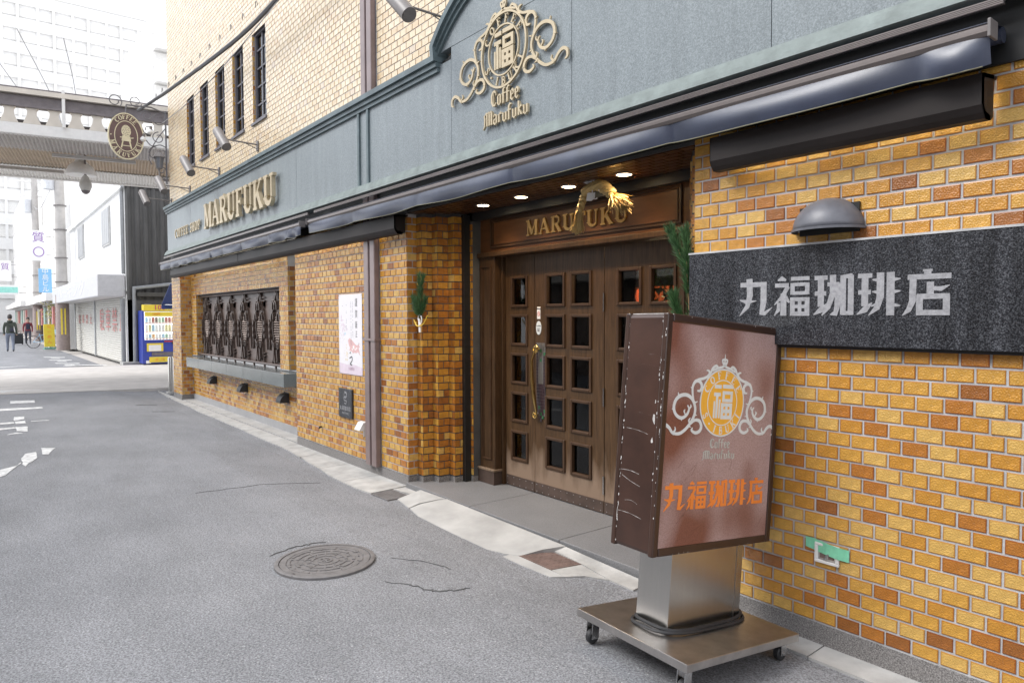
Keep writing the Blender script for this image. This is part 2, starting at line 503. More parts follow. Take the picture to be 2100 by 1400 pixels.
# worn road paint
mb = MB()
MK = [[(-16.86, -2.85), (-16.46, -1.92), (-16.97, -1.87), (-17.48, -2.83)], [(-14.47, -2.77), (-14.37, -2.38), (-14.85, -2.36), (-14.98, -2.75)],
      [(-13.32, -2.96), (-13.25, -2.34), (-13.53, -2.33), (-13.67, -2.95)], [(-11.75, -2.83), (-11.85, -2.68), (-12.2, -2.67), (-12.26, -2.81)],
      [(-11.31, -2.83), (-11.29, -2.69), (-11.61, -2.69), (-11.65, -2.82)], [(-10.47, -2.85), (-10.31, -2.72), (-10.88, -2.69), (-10.95, -2.84)],
      [(-11.38, -3.3), (-11.39, -2.84), (-11.59, -2.83), (-11.58, -3.3)], [(-10.67, -3.3), (-10.79, -2.85), (-10.93, -2.85), (-10.94, -3.3)],
      [(-10.14, -2.97), (-10.22, -2.79), (-10.32, -2.85), (-10.21, -2.97)], [(-7.63, -2.92), (-7.5, -2.91), (-7.78, -2.83), (-8.02, -2.76), (-8.41, -2.75), (-8.36, -2.87), (-8.04, -2.91)],
      [(-8.19, -2.7), (-8.14, -2.65), (-8.58, -2.54), (-8.69, -2.68)], [(-6.9, -3.3), (-7.11, -3.1), (-7.58, -2.97), (-7.79, -2.93), (-7.6, -2.99), (-7.3, -3.3)],
      [(-11.48, -2.62), (-11.39, -2.39), (-11.48, -2.39), (-11.53, -2.62)]]
for x in (-28, -30.5, -33):
    MK += [[(x, -0.9), (x, -0.15), (x - .5, -0.15), (x - .5, -0.9)], [(x + .9, -0.7), (x + .9, -0.4), (x + .4, -0.4), (x + .4, -0.7)]]
MK += [[(-26.4, -3.2), (-26.4, 0.5), (-26.9, 0.5), (-26.9, -3.2)]]
M_paint = mat('road_paint', (0.36, 0.36, 0.36), rough=0.75, var=0.2, scale=16, c2=(0.74, 0.74, 0.73), bias=0.47, detail=8)
for poly in MK:
    pts = []
    for k in range(len(poly)):                      # ragged, worn outline
        a, b = poly[k], poly[(k + 1) % len(poly)]
        for t in (0, .33, .66):
            pts.append((a[0] + (b[0] - a[0]) * t + random.uniform(-.018, .018), a[1] + (b[1] - a[1]) * t + random.uniform(-.008, .008)))
    i = len(mb.v)
    mb.v += [(p[0], p[1], ground(p[1]) + 0.001 + (0.064 - 0.055 if p[0] < -17 and p[0] > -25 else 0)) for p in pts]
    mb.f.append(tuple(range(i, i + len(pts)))); mb.m.append(0)
tag(mb.build('road_marking', M_paint), kind='structure')
# cracks and patches in the asphalt
mb = MB()
def crack(pts, w):
    p2 = smooth_path(pts, 6)
    p2 = [(x + random.uniform(-.012, .012), y + random.uniform(-.012, .012)) for x, y in p2]
    ww = [w * random.uniform(.25, 1.2) for _ in p2]
    ww[0] = ww[-1] = .001
    mb.ribbon(p2, ww, lambda u, v, d: (u, v, ground(v) + d), -.003, .0005)
crack([(-2.07, -1.38), (-1.89, -1.28), (-1.78, -1.24), (-1.7, -1.17), (-1.68, -1.02)], .010)
crack([(-2.96, -1.78), (-3.03, -1.61), (-3.03, -1.46), (-3.0, -1.36)], .013)
crack([(-5.1, -1.74), (-5.06, -1.4), (-5.02, -1.05), (-4.9, -.6)], .0022)
crack([(-2.4, -1.15), (-2.2, -.98), (-2.02, -.92)], .004)
crack([(-12.9, -.9), (-12.85, -.55)], .05)
crack([(-11.7, -.85), (-11.65, -.5)], .05)
M_crack = mat('crack_shadow', (0.10, 0.10, 0.10), rough=1.0, var=0.3)
mb.build('crack', M_crack, road)
# concrete kerb / gutter, stone by stone
kerb = thing('kerb', None, None); tag(kerb, kind='structure')
def slab(poly, z0, zs, m, parent, name='kerb_stone'):
    b = MB(); n = len(poly)
    z = zs if isinstance(zs, (list, tuple)) else [zs] * n
    b.v += [(p[0], p[1], z0) for p in poly] + [(p[0], p[1], q) for p, q in zip(poly, z)]
    b.f.append(tuple(range(n, 2 * n))); b.f.append(tuple(range(n - 1, -1, -1)))
    for k in range(n):
        k2 = (k + 1) % n; b.f.append((k, k2, n + k2, n + k))
    b.m = [0] * len(b.f)
    return b.build(name, m, parent)
def yo(x):                                          # outer edge of the gutter
    T = [(-15.9, 0.02), (-14, -.09), (-11.7, -.147), (-6.9, -.215), (-4.94, -.41), (-4.2, -.40)]
    for (a, ya), (b, yb) in zip(T, T[1:]):
        if x <= b: return ya + (yb - ya) * (x - a) / (b - a)
    return -.40
br = [-15.8, -14.0, -12.2, -10.4, -8.7, -7.1, -6.3, -5.55, -4.82, -4.22]
for a, b in zip(br, br[1:]):
    jl = .004
    mid = (a + b) / 2
    slab([(a + jl, yo(a) + random.uniform(-.01, .01)), (mid, yo(mid) - .012 + random.uniform(-.01, .01)), (b - jl, yo(b) + random.uniform(-.01, .01)), (b - jl, .0), (a + jl, .0)], -.05, [.010, .010, .010, .022, .022], M_concrete, kerb)
slab([(-13.3, .012), (-7.1, .012), (-7.1, .30), (-13.3, .30)], -.05, .033, M_slab, kerb, 'bay_floor')
slab([(-4.215, -.16), (-3.9, -.12), (-3.9, -.05), (-4.215, -.005)], -.05, .014, M_concrete, kerb)
slab([(-3.895, -.29), (-3.56, -.36), (-3.56, -.26), (-3.50, -.10), (-3.46, -.045), (-3.895, -.045)], -.05, [.004, .006, .03, .05, .056, .05], M_slab, kerb, 'ramp_slab')
slab([(-3.545, -.36), (-3.3, -.42), (-3.02, -.437), (-2.66, -.452), (-2.26, -.458), (-2.10, -.42), (-2.0, -.36), (-1.95, -.2), (-1.86, -.062), (-3.44, -.045), (-3.48, -.10), (-3.53, -.26)],
     -.05, [.006, .004, .004, .004, .004, .006, .008, .03, .05, .058, .05, .03], M_slab, kerb, 'ramp_slab')
slab([(-1.855, -.062), (-1.93, -.19), (-1.985, -.13), (-1.617, -.143), (-1.30, -.195), (-1.10, -.18), (-1.10, -.05)][0:1] + [(-1.985, -.125), (-1.62, -.138), (-1.30, -.195), (-1.10, -.20), (-1.10, -.055)], -.05, [.045, .02, .008, .006, .006, .012], M_concrete, kerb)
slab([(-2.07, -.37), (-2.07, -.467), (-1.85, -.47), (-1.574, -.455), (-1.52, -.38), (-1.66, -.376)], -.05, .006, M_slab, kerb, 'grate_surround')
slab([(-1.66, -.37), (-1.52, -.38), (-1.45, -.27), (-1.31, -.20), (-1.61, -.146)], -.05, .006, M_concrete, kerb)
bx = [-1.09, -.55, .0, .6, 1.2, 1.8, 2.4, 3.0, 4.0]
for a, b in zip(bx, bx[1:]):
    slab([(a + .004, -.165), (b - .004, -.16), (b - .004, -.006), (a + .004, -.006)], -.05, [.010, .010, .016, .016], M_concrete, kerb)

# ------------------------------------------------------------------ the coffee shop building
cafe = thing('coffee_shop', 'amber glazed brick coffee shop with grey granite sign band and panelled doors', 'building', (0, 0, 0))
W = .116; H = .07
bricks = []          # (origin, U, N, length, height, tone)
def brick_run(P0, U, N, L, z0, z1, shift=0.0, holes=(), w=W, h=H, gap=.010, dark=0.0, split=False):  # dark favours deeper tones, painting shade into recessed faces
    P0 = Vector((P0[0], P0[1], 0)); U = Vector(U); N = Vector(N)
    k = 0
    z = z0
    while z + h <= z1 + .02:
        off = (shift + (w / 2 if k % 2 else 0)) % w
        a = off - w
        zc = z + h / 2
        segs = [(0.0, L)]
        for (u0, u1, h0, h1) in holes:
            if h0 < zc < h1:
                ns = []
                for s0, s1 in segs:
                    if u1 <= s0 or u0 >= s1: ns.append((s0, s1)); continue
                    if u0 > s0: ns.append((s0, u0))
                    if u1 < s1: ns.append((u1, s1))
                segs = ns
        while a < L:
            for s0, s1 in segs:
                e0 = max(a + gap / 2, s0 if s0 > 0 else -0.0)
                e1 = min(a + w - gap / 2, s1)
                if e1 - e0 > .012:
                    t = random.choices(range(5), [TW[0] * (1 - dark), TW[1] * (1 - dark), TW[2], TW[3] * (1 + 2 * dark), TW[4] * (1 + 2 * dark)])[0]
                    bricks.append((P0 + U * e0 + Vector((0, 0, z + gap / 2)), U, N, e1 - e0, min(h, z1 - z + .0) - gap if z + h > z1 else h - gap, t))
            a += w
        z += h; k += 1
S = (0, -1, 0); UX = (1, 0, 0); E_ = (1, 0, 0); UY = (0, 1, 0)
zb0 = .125
# right wall, above and below the black sign plaque
brick_run((-.81, 0, zb0), UX, S, 4.8, zb0, 1.525, .058, holes=[(.73, .90, .40, .53)][:0])
brick_run((-.81, 0, 2.035), UX, S, 4.8, 2.035, 2.945, .110)
# left panel with poster
brick_run((-7.1, 0, zb0), UX, S, 2.095, zb0, 2.95, .02)
brick_run((-4.75, 0, zb0), UX, S, .56, zb0, 2.65, .0)
n_front = len(bricks)
# stepped jambs, their shade painted in through deeper brick tones
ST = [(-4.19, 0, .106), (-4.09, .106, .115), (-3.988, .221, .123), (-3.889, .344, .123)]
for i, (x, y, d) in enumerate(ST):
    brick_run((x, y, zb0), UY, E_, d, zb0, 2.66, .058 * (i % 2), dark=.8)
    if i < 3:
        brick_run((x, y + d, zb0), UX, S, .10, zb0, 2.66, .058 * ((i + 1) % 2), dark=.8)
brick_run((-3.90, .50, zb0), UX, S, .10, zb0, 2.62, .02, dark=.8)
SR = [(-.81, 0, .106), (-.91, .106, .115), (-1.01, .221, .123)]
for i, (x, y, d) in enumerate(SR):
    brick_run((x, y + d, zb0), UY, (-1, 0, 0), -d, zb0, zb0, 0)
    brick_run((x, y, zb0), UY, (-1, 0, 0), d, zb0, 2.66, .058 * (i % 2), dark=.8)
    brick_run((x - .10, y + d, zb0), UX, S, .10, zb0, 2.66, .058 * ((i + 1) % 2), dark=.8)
# window bay
brick_run((-13.3, .22, .14), UX, S, 6.2, .14, .70, .03, dark=.25)
brick_run((-13.3, .20, .93), UX, S, 5.39, .93, 2.68, .05, holes=[(.4, 5.05, .93, 2.12)], w=.09)
brick_run((-7.91, .20, .93), UY, E_, .30, .93, 2.44, .02, dark=.3)
brick_run((-12.9, .20, .93), UY, E_, .12, .93, 2.12, .02, dark=.3)
# corner column
brick_run((-14.0, 0, zb0), UX, S, .69, zb0, 2.66, .05)
brick_run((-13.3, 0, zb0), UY, E_, .22, zb0, 2.66, .03, dark=.3)
# upper wall with five windows
WINX = [(-12.48, -11.95), (-11.53, -11.0), (-10.57, -10.04), (-9.61, -9.07), (-8.65, -8.08)]
hl = [(a + 14.0, b + 14.0, 4.50, 5.80) for a, b in WINX]
hl += [(-13.0 + 14.0, -12.42 + 14.0, 8.1, 9.6), (-12.0 + 14, -11.4 + 14, 8.1, 9.6), (-11 + 14, -10.4 + 14, 8.1, 9.6)]
brick_run((-14.0, 0, 3.95), UX, S, 8.93, 3.95, 10.0, .02, holes=hl)
brick_run((-4.76, 0, 3.95), UX, S, 5.5, 3.95, 7.0, .02)
for a, b in WINX:
    brick_run((a, .0, 4.50), UY, E_, .10, 4.50, 5.80, .02)
# entrance soffit in brick: courses run along the front
sb = []
for r_ in range(9):
    y = .01 + r_ * .07
    a = -4.19 + (W / 2 if r_ % 2 else 0) - W
    while a < -.81:
        e0, e1 = max(a + .005, -4.19), min(a + W - .005, -.81)
        if e1 - e0 > .02: sb.append((e0, e1, y, y + .06, random.choices([2, 3, 4], [.3, .4, .3])[0]))
        a += W
# the nearest bricks become parts of their own
def px_area(b):
    c = b[0] + b[1] * (b[3] / 2) + Vector((0, 0, b[4] / 2))
    d = c - CAM
    z = d.dot(cf)
    if z < .3: return 0
    u = 1050 + 1420 * d.dot(cr) / z; v = 700 - 1420 * d.dot(cu) / z
    if not (-10 < u < 2110 and -10 < v < 1410): return 0
    if 1290 < u < 1570 and 690 < v < 1290 and b[0].x > -.9: return 0      # behind the standing sign
    if v < 250 and b[0].x > -.9: return 0
    return b[3] * b[4] / z / z * abs(Vector(b[2]).dot(d.normalized()))
order = sorted(range(len(bricks)), key=lambda i: -px_area(bricks[i]))
solo = set(i for i in order[:300] if px_area(bricks[i]) > 0)
BM = {}
def brick_mesh(t):
    if t in BM: return BM[t]
    b = MB(); l, h, d, r_ = .106, .060, .0045, .0042
    f4 = [(0, 0), (l, 0), (l, h), (0, h)]; i4 = [(r_, r_), (l - r_, r_), (l - r_, h - r_), (r_, h - r_)]
    b.quad(*[(x, -d, z) for x, z in i4], 0)
    for k in range(4):
        a, c = f4[k], f4[(k + 1) % 4]; ia, ic = i4[k], i4[(k + 1) % 4]
        b.quad((a[0], -d + .0012, a[1]), (c[0], -d + .0012, c[1]), (ic[0], -d, ic[1]), (ia[0], -d, ia[1]), 1)
        b.quad((a[0], .003, a[1]), (c[0], .003, c[1]), (c[0], -d + .0012, c[1]), (a[0], -d + .0012, a[1]), 1)
    o = b.build('brick', [TILE[t], TRIM[t]])
    BM[t] = o.data
    bpy.data.objects.remove(o)
    return BM[t]
for i in solo:
    P, U, N, l, h, t = bricks[i]
    o = bpy.data.objects.new('brick', brick_mesh(t))
    col.objects.link(o); o.parent = cafe
    ax = Vector(U).normalized(); az = Vector((0, 0, 1)); ay = -Vector(N)
    m3 = Matrix((ax, ay, az)).transposed().to_4x4()
    tl = Matrix.Rotation(random.gauss(0, .004), 4, 'Y') @ Matrix.Rotation(random.gauss(0, .006), 4, 'Z')
    m3 = m3 @ tl @ Matrix.Diagonal((l / .106, random.uniform(.8, 1.25), h / .060, 1))
    o.matrix_world = Matrix.Translation(P + Vector((random.gauss(0, .0006), 0, random.gauss(0, .0006)))) @ m3
mb = MB()
for i, (P, U, N, l, h, t) in enumerate(bricks):
    if i in solo or l < .005: continue
    U = Vector(U); N = Vector(N); z = Vector((0, 0, h)); d = .0045 * random.uniform(.8, 1.2)
    q = [P, P + U * l, P + U * l + z, P + z]
    near = i < n_front
    r_ = .0042 if near else 0
    fr = [p + N * (d - (.0012 if near else 0)) for p in q]; bk = [p - N * .002 for p in q]
    j = len(mb.v)
    mb.v += [tuple(p) for p in fr + bk]
    for k in range(4):
        k2 = (k + 1) % 4
        mb.f.append((j + 4 + k, j + 4 + k2, j + k2, j + k)); mb.m.append(t + 5 if near else t)
    if near and l > .02:
        zi = Vector((0, 0, r_)); ui = U * r_
        inn = [q[0] + ui + zi + N * d, q[1] - ui + zi + N * d, q[2] - ui - zi + N * d, q[3] + ui - zi + N * d]
        mb.v += [tuple(p) for p in inn]
        for k in range(4):
            k2 = (k + 1) % 4
            mb.f.append((j + k, j + k2, j + 8 + k2, j + 8 + k)); mb.m.append(t + 5)
        mb.f.append((j + 8, j + 9, j + 10, j + 11)); mb.m.append(t)
    else:
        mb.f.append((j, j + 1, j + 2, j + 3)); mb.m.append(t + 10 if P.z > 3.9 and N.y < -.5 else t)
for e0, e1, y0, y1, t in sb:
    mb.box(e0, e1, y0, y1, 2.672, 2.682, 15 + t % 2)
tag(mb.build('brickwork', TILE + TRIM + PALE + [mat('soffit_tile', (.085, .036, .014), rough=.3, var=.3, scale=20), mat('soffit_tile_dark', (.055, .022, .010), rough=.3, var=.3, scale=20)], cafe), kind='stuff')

# mortar walls
def wall(*a, m=M_mortar): return box('wall', m, cafe, *a)
wall(-.81, 4, 0, .35, .12, 2.97)
wall(-7.1, -4.19, 0, .60, .12, 2.97)
mb = MB()
for x, y, d in ST[1:]:
    mb.box(-4.19, x, y, .62, .07, 2.70)
mb.box(-4.3, -3.802, .50, .62, .07, 2.70)
mb.build('jamb_wall', M_mortar_d, cafe)
mb = MB()
for x, y, d in SR[0:]:
    mb.box(x - .10, -.7, y + d, .62, .07, 2.70)
mb.build('jamb_wall', M_mortar_d, cafe)
mb = MB().box(-13.3, -7.1, .22, .55, .12, .72).box(-13.3, -12.9, .20, .5, .92, 2.9).box(-8.25, -7.91, .20, .5, .92, 2.9).box(-12.9, -8.25, .20, .5, 2.12, 2.9).box(-7.9, -7.1, .52, .56, .7, 2.9)
mb.build('bay_wall', M_mortar, cafe)
box('column_wall', M_mortar, cafe, -14.0, -13.3, 0, .5, .12, 2.97)
mb = MB().box(-14, 4, 0, .35, 2.97, 4.50).box(-14, 4, 0, .35, 5.80, 8.1).box(-14, 4, 0.005, .35, 8.1, 10.5)
px = -14
for a, b in WINX + [(4, 4)]:
    mb.box(px, a, 0, .35, 4.50, 5.80); px = b
mb.build('upper_wall', M_mortar, cafe)
box('end_wall', M_offwhite, cafe, -14.0, -13.7, .35, 9, 0, 10.5)
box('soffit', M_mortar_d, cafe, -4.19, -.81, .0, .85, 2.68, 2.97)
# granite plinth
plinth = MB()
plinth.box(-.81, 4, -.006, .1, -.03, .12)
plinth.build('granite_base', M_base, cafe)
MB().box(-7.1, -4.19, -.006, .1, -.03, .115).build('granite_base', M_base, cafe)
mb = MB()
for x, y, d in ST[1:]:
    mb.box(-4.19, x + .006, y - .006, .60, .05, .115)
mb.box(-4.3, -3.80, .494, .60, .05, .115)
mb.build('granite_base', M_base, cafe)
mb = MB()
for x, y, d in SR:
    mb.box(x - .106, -.7, y + d - .006, .60, .05, .115)
mb.build('granite_base', M_base, cafe)
MB().box(-14.006, -13.294, -.006, .3, -.03, .115).build('granite_base', M_base, cafe)
MB().box(-13.29, -7.1, .212, .3, -.03, .135).build('granite_base', mat('bay_base', (.30, .30, .305), .7, var=.12, scale=4), cafe)
# entrance platform of three slabs
for a, b in ((-4.185, -3.1), (-3.096, -1.96), (-1.956, -.815)):
    MB().box(a, b, -.036, .90, -.05, .064).build('step_slab', M_platform, cafe, bevel=.006)

# fascia: granite panels, ledge, cap with arch
FY = -.08
joints = [-13.92, -12.05, -10.28, -8.52, -6.80, -5.04]
ztop = 3.86
def fpanel(poly):
    b = MB(); b.prism(poly, facade, -.02, -FY); return b.build('stone_panel', M_fascia, cafe)
g = .0025
for a, b in zip(joints, joints[1:]):
    fpanel([(a + g, 3.04), (b - g, 3.04), (b - g, ztop), (a + g, ztop)])
fpanel([(-5.0, 3.04), (-4.83, 3.04), (-4.83, ztop), (-5.0, ztop)])
fpanel([(-4.79, 3.04), (-3.268 - g, 3.04), (-3.268 - g, ztop), (-4.79, ztop)])
AX, AZ, AR = -2.5, 3.13, 1.30
fpanel([(-3.268 + g, 3.04), (-1.775 - g, 3.04), (-1.775 - g, 3.96), (-3.268 + g, 3.96)])
fpanel([(AX + AR * math.cos(R(t)) * .985, AZ + AR * math.sin(R(t)) * .985) for t in range(140, 56, -6)] + [(-1.775 - g, 3.965), (-3.35, 3.965)])
fpanel([(-1.775 + g, 3.04), (-.28 - g, 3.04), (-.28 - g, ztop), (-1.50, ztop), (-1.52, 3.95), (-1.775 + g, 4.15)])
fpanel([(-.28 + g, 3.04), (1.2 - g, 3.04), (1.2 - g, ztop), (-.28 + g, ztop)])
fpanel([(1.2 + g, 3.04), (4, 3.04), (4, ztop), (1.2 + g, ztop)])
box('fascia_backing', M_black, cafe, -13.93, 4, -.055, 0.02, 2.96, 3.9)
# cap moulding follows wall, arch, wall
def cap_path():
    p = [(-13.95, 3.875), (-3.47, 3.875)]
    p += [(AX + AR * math.cos(R(t)), AZ + AR * math.sin(R(t))) for t in range(139, 40, -4)]
    p += [(-1.53, 3.875), (4, 3.875)]
    return p
cp = cap_path()
for dz, wd, out, nm in ((.035, .05, .15, 'cap_moulding'), (-.012, .045, .125, 'cap_moulding'), (-.055, .04, .105, 'cap_moulding')):
    b = MB(); b.ribbon([(x, z + dz) for x, z in cp], wd, facade, .0, out); b.build(nm, M_cap, cafe)
b = MB()
for x in (-5.02, -4.81):
    b.box(x - .02, x + .02, -.10, -.05, 3.04, 3.83)
b.build('pilaster_rib', M_cap, cafe)
b = MB().box(-13.95, 4, -.105, .0, 3.02, 3.045).box(-13.96, 4, -.125, 0, 2.985, 3.019).box(-13.97, 4, -.14, 0, 2.955, 2.984)
b.build('ledge_moulding', M_ledge, cafe)
# downpipes
def pipe_pair(z0, z1, x0, x1):
    b = MB()
    mid = (x0 + x1) / 2
    for a, c in ((x0, mid - .018), (mid + .018, x1)):
        b.box(a, c, -.065, -.004, z0, z1)
    b.box(mid - .02, mid + .02, -.035, -.004, z0, z1)
    return b.build('downpipe', M_pipe, cafe, bevel=.008)
pipe_pair(.115, 2.94, -5.0, -4.755)
pipe_pair(3.9, 8.6, -5.02, -4.78)
b = MB().box(-5.012, -4.743, -.075, -.002, 1.43, 1.455)
b.build('pipe_bracket', M_pipe, cafe)

# upper windows
for a, b_ in WINX:
    z0, z1 = 4.50, 5.80
    fr = MB(); t = .045
    fr.box(a, a + t, .03, .10, z0, z1).box(b_ - t, b_, .03, .10, z0, z1).box(a + t, b_ - t, .03, .10, z0, z0 + .06).box(a + t, b_ - t, .03, .10, z1 - .05, z1)
    w = fr.build('window', M_window, cafe)
    mu = MB(); mu.box((a + b_) / 2 - .012, (a + b_) / 2 + .012, .045, .08, z0 + .06, z1 - .05)
    for k in range(1, 5):
        z = z0 + (z1 - z0) * k / 5
        mu.box(a + t, b_ - t, .048, .077, z - .011, z + .011)
    mu.build('glazing_bar', M_window, w)
    box('sill', M_window, w, a - .03, b_ + .03, -.03, .09, z0 - .035, z0)
    for c0, c1 in ((a + t, (a + b_) / 2 - .012), ((a + b_) / 2 + .012, b_ - t)):
        for k in range(5):
            zz0, zz1 = z0 + (z1 - z0) * k / 5 + .012, z0 + (z1 - z0) * (k + 1) / 5 - .012
            if k == 0: zz0 = z0 + .06
            if k == 4: zz1 = z1 - .05
            box('pane', M_glass_up, w, c0, c1, .060, .064, zz0, zz1)
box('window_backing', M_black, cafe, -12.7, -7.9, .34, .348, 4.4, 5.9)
for a, b_ in ((-13.0, -12.42), (-12.0, -11.4), (-11.0, -10.4)):
    w = box('window', M_window, cafe, a, b_, -.01, .004, 8.1, 9.6)
    box('pane', M_glass_up, w, a + .06, b_ - .06, -.014, -.011, 8.16, 9.54)

# window bay: sill stones, grille
x0 = -12.92
for k in range(6):
    x1 = x0 + 5.34 / 6
    MB().box(x0 + .002, x1 - .002, .0, .30, .72, .905).build('sill_stone', M_sill, cafe, bevel=.004)
    x0 = x1
grille = MB().box(-12.9, -8.25, .33, .36, .93, 2.12).build('grille', mat('grille_sheet', (.115, .085, .074), rough=.45, var=.2, scale=5), cafe)
b = MB().tube([(-12.9, .27, 2.085), (-8.25, .27, 2.085)], .022, 8).tube([(-12.9, .24, .965), (-8.25, .24, .965)], .02, 8)
for k in range(9):
    b.box(-12.6 + k * .5, -12.57 + k * .5, .235, .26, .90, .96)
b.build('rail', M_brown_metal, grille)
def motif():
    b = MB()
    fn = lambda u, v, d: (u, .33 - d, v)
    # long lozenge frame, arches, scale grid, crossing stems and hooked ends
    for s in (-1, 1):
        b.ribbon([(0, 1.08), (s * .14, .82), (s * .17, .55), (s * .10, .32), (s * .20, .0)], .014, fn, .0, .04)
        b.ribbon([(s * .03, 1.10), (s * .22, .74), (s * .30, .45), (s * .34, .2)], .014, fn, .0, .035)
        b.ribbon([(s * .045 + p[0] * .05, .82 + p[1] * .13) for p in arc(0, 0, 1, 1, 0, 180, 8)], .016, fn, .0, .07)
        b.ribbon([(s * .13 + p[0] * .05, .68 + p[1] * .1) for p in arc(0, 0, 1, 1, 0, 200, 8)], .016, fn, .0, .06)
        b.ribbon([(s * .09 + p[0] * .035, .27 + p[1] * .05) for p in arc(0, 0, 1, 1, -60, 220, 8)], .014, fn, .0, .06)
        b.ribbon([(s * .06, .22), (s * .085, .06), (s * .06, .03)], [.03, .02, .012], fn, .0, .065)
        for z in (.97, 1.02, .10, .15):
            b.ribbon([(s * .12, z), (s * .24, z)], .010, fn, .0, .03)
        for z in (.88, .86):
            b.ribbon([(s * .2, z), (s * .2, z + .09)], .010, fn, .0, .03)
        for z in (.62, .52, .42):
            p = [(s * .27, z + .05), (s * .29, z), (s * .27, z - .05), (s * .25, z)]
            b.prism(p, fn, .0, .055)
    for r_ in range(11):
        nc = 4 if 2 < r_ < 9 else (3 if 0 < r_ < 10 else 2)
        for c_ in range(nc):
            u = (c_ - (nc - 1) / 2 + (.5 if r_ % 2 else 0) * (1 if nc < 4 else 0)) * .062; v = .34 + r_ * .036
            i = len(b.v)
            b.v += [fn(u, v + .034, .01), fn(u - .030, v + .004, .01), fn(u, v - .034, .012), fn(u + .030, v + .004, .01), fn(u, v + .0, .045)]
            for q in ((0, 1, 4), (1, 2, 4), (2, 3, 4), (3, 0, 4)):
                b.f.append(tuple(i + k for k in q)); b.m.append(0)
    b.ribbon([(-.14, .36), (-.02, .0)], .034, fn, .02, .06)
    return b
mo = None
for k in range(6):
    if mo is None:
        mo = motif().build('grille_motif', M_grille, grille); o = mo
    else:
        o = mo.copy(); col.objects.link(o)
    o.location = (-12.55 + k * .775, 0, .97)

# entrance: pillars, transom, doors, interior
def pillar(x0, x1, flip):
    p = MB().box(x0, x1, .58, .72, .19, 2.26).build('door_pillar', M_wood, cafe, bevel=.008)
    b = MB()
    for a, c, z0, z1 in ((x0 + .045, x0 + .055, .3, 2.16), (x1 - .055, x1 - .045, .3, 2.16), (x0 + .055, x1 - .055, .3, .31), (x0 + .055, x1 - .055, 2.15, 2.16)):
        b.box(a, c, .568, .60, z0, z1)
    for a, c, z0, z1 in ((x0 + .065, x0 + .072, .32, 2.14), (x1 - .072, x1 - .065, .32, 2.14)):
        b.box(a, c, .572, .60, z0, z1)
    b.build('panel_moulding', M_wood_mould, p)
    b = MB().box(x0 - .012, x1 + .012, .556, .72, .064, .19)
    b.build('plinth', M_kick, p, bevel=.004)
    MB().box(x0 - .018, x1 + .018, .548, .72, .19, .212).build('plinth_moulding', M_wood_worn, p, bevel=.006)
pillar(-3.80, -3.555, 1)
pillar(-1.38, -1.13, -1)
box('door_post', M_wood, cafe, -3.553, -3.525, .655, .76, .064, 2.26, .004)
box('shutter_guide', M_black, cafe, -3.892, -3.835, .43, .499, .064, 2.66)
box('shutter_guide', M_black, cafe, -1.17, -1.11, .43, .499, .064, 2.66)
box('shutter_slot', M_black, cafe, -3.9, -1.11, .50, .56, 2.60, 2.676)
tr = MB().box(-3.92, -1.12, .60, .75, 2.29, 2.68).build('transom', M_wood_red, cafe)
MB().box(-3.93, -1.11, .555, .75, 2.245, 2.29).build('cornice', M_wood, tr, bevel=.008)
b = MB()
for a, c, z0, z1 in ((-3.63, -3.61, 2.33, 2.60), (-1.39, -1.37, 2.33, 2.60), (-3.61, -1.39, 2.33, 2.345), (-3.61, -1.39, 2.585, 2.60)):
    b.box(a, c, .585, .61, z0, z1)
for a, c, z0, z1 in ((-3.595, -3.588, 2.355, 2.575), (-1.412, -1.405, 2.355, 2.575), (-3.588, -1.412, 2.355, 2.362), (-3.588, -1.412, 2.568, 2.575)):
    b.box(a, c, .592, .61, z0, z1)
b.build('panel_moulding', M_wood_mould, tr)

ROWS = [(1.768, 2.050), (1.41, 1.69), (1.05, 1.33), (.69, .965), (.325, .60)]
M_pane_frame = M_wood_mould
def door(x0, x1, cols, hinge=None):
    z0, z1 = .072, 2.243
    b = MB()
    xs_ = [x0] + [v for c in cols for v in c] + [x1]
    for k in range(0, len(xs_), 2):
        b.box(xs_[k], xs_[k + 1], .69, .735, z0, z1)
    for c0, c1 in cols:
        zz = z0
        for r0, r1 in sorted(ROWS) + [(z1, z1)]:
            b.box(c0, c1, .69, .735, zz, r0); zz = r1
    d = b.build('door', M_door, cafe)
    for c0, c1 in cols:
        for r0, r1 in ROWS:
            f = MB(); t = .020
            f.box(c0 - .006, c0 + t, .676, .72, r0 - .006, r1 + .006).box(c1 - t, c1 + .006, .676, .72, r0 - .006, r1 + .006)
            f.box(c0 + t, c1 - t, .676, .72, r0 - .006, r0 + t).box(c0 + t, c1 - t, .676, .72, r1 - t, r1 + .006)
            f.build('pane_frame', M_pane_frame, d, bevel=.006)
            box('pane', M_glass, d, c0 + t, c1 - t, .708, .712, r0 + t, r1 - t)
    k_ = box('kick_plate', M_kick, d, x0 + .004, x1 - .004, .684, .69, z0, .168)
    b = MB()
    n = max(3, int((x1 - x0) / .075))
    for j in range(n):
        for z in (.088, .150):
            c = (x0 + .03 + (x1 - x0 - .06) * j / (n - 1), .684, z)
            b.lathe([(.0055, 0), (.004, .003), (.0005, .0042)], n=6, fn=lambda x, y, w, c=c: (c[0] + x, c[1] - w, c[2] + y))
    b.build('rivet', M_steel_dk, d)
    return d
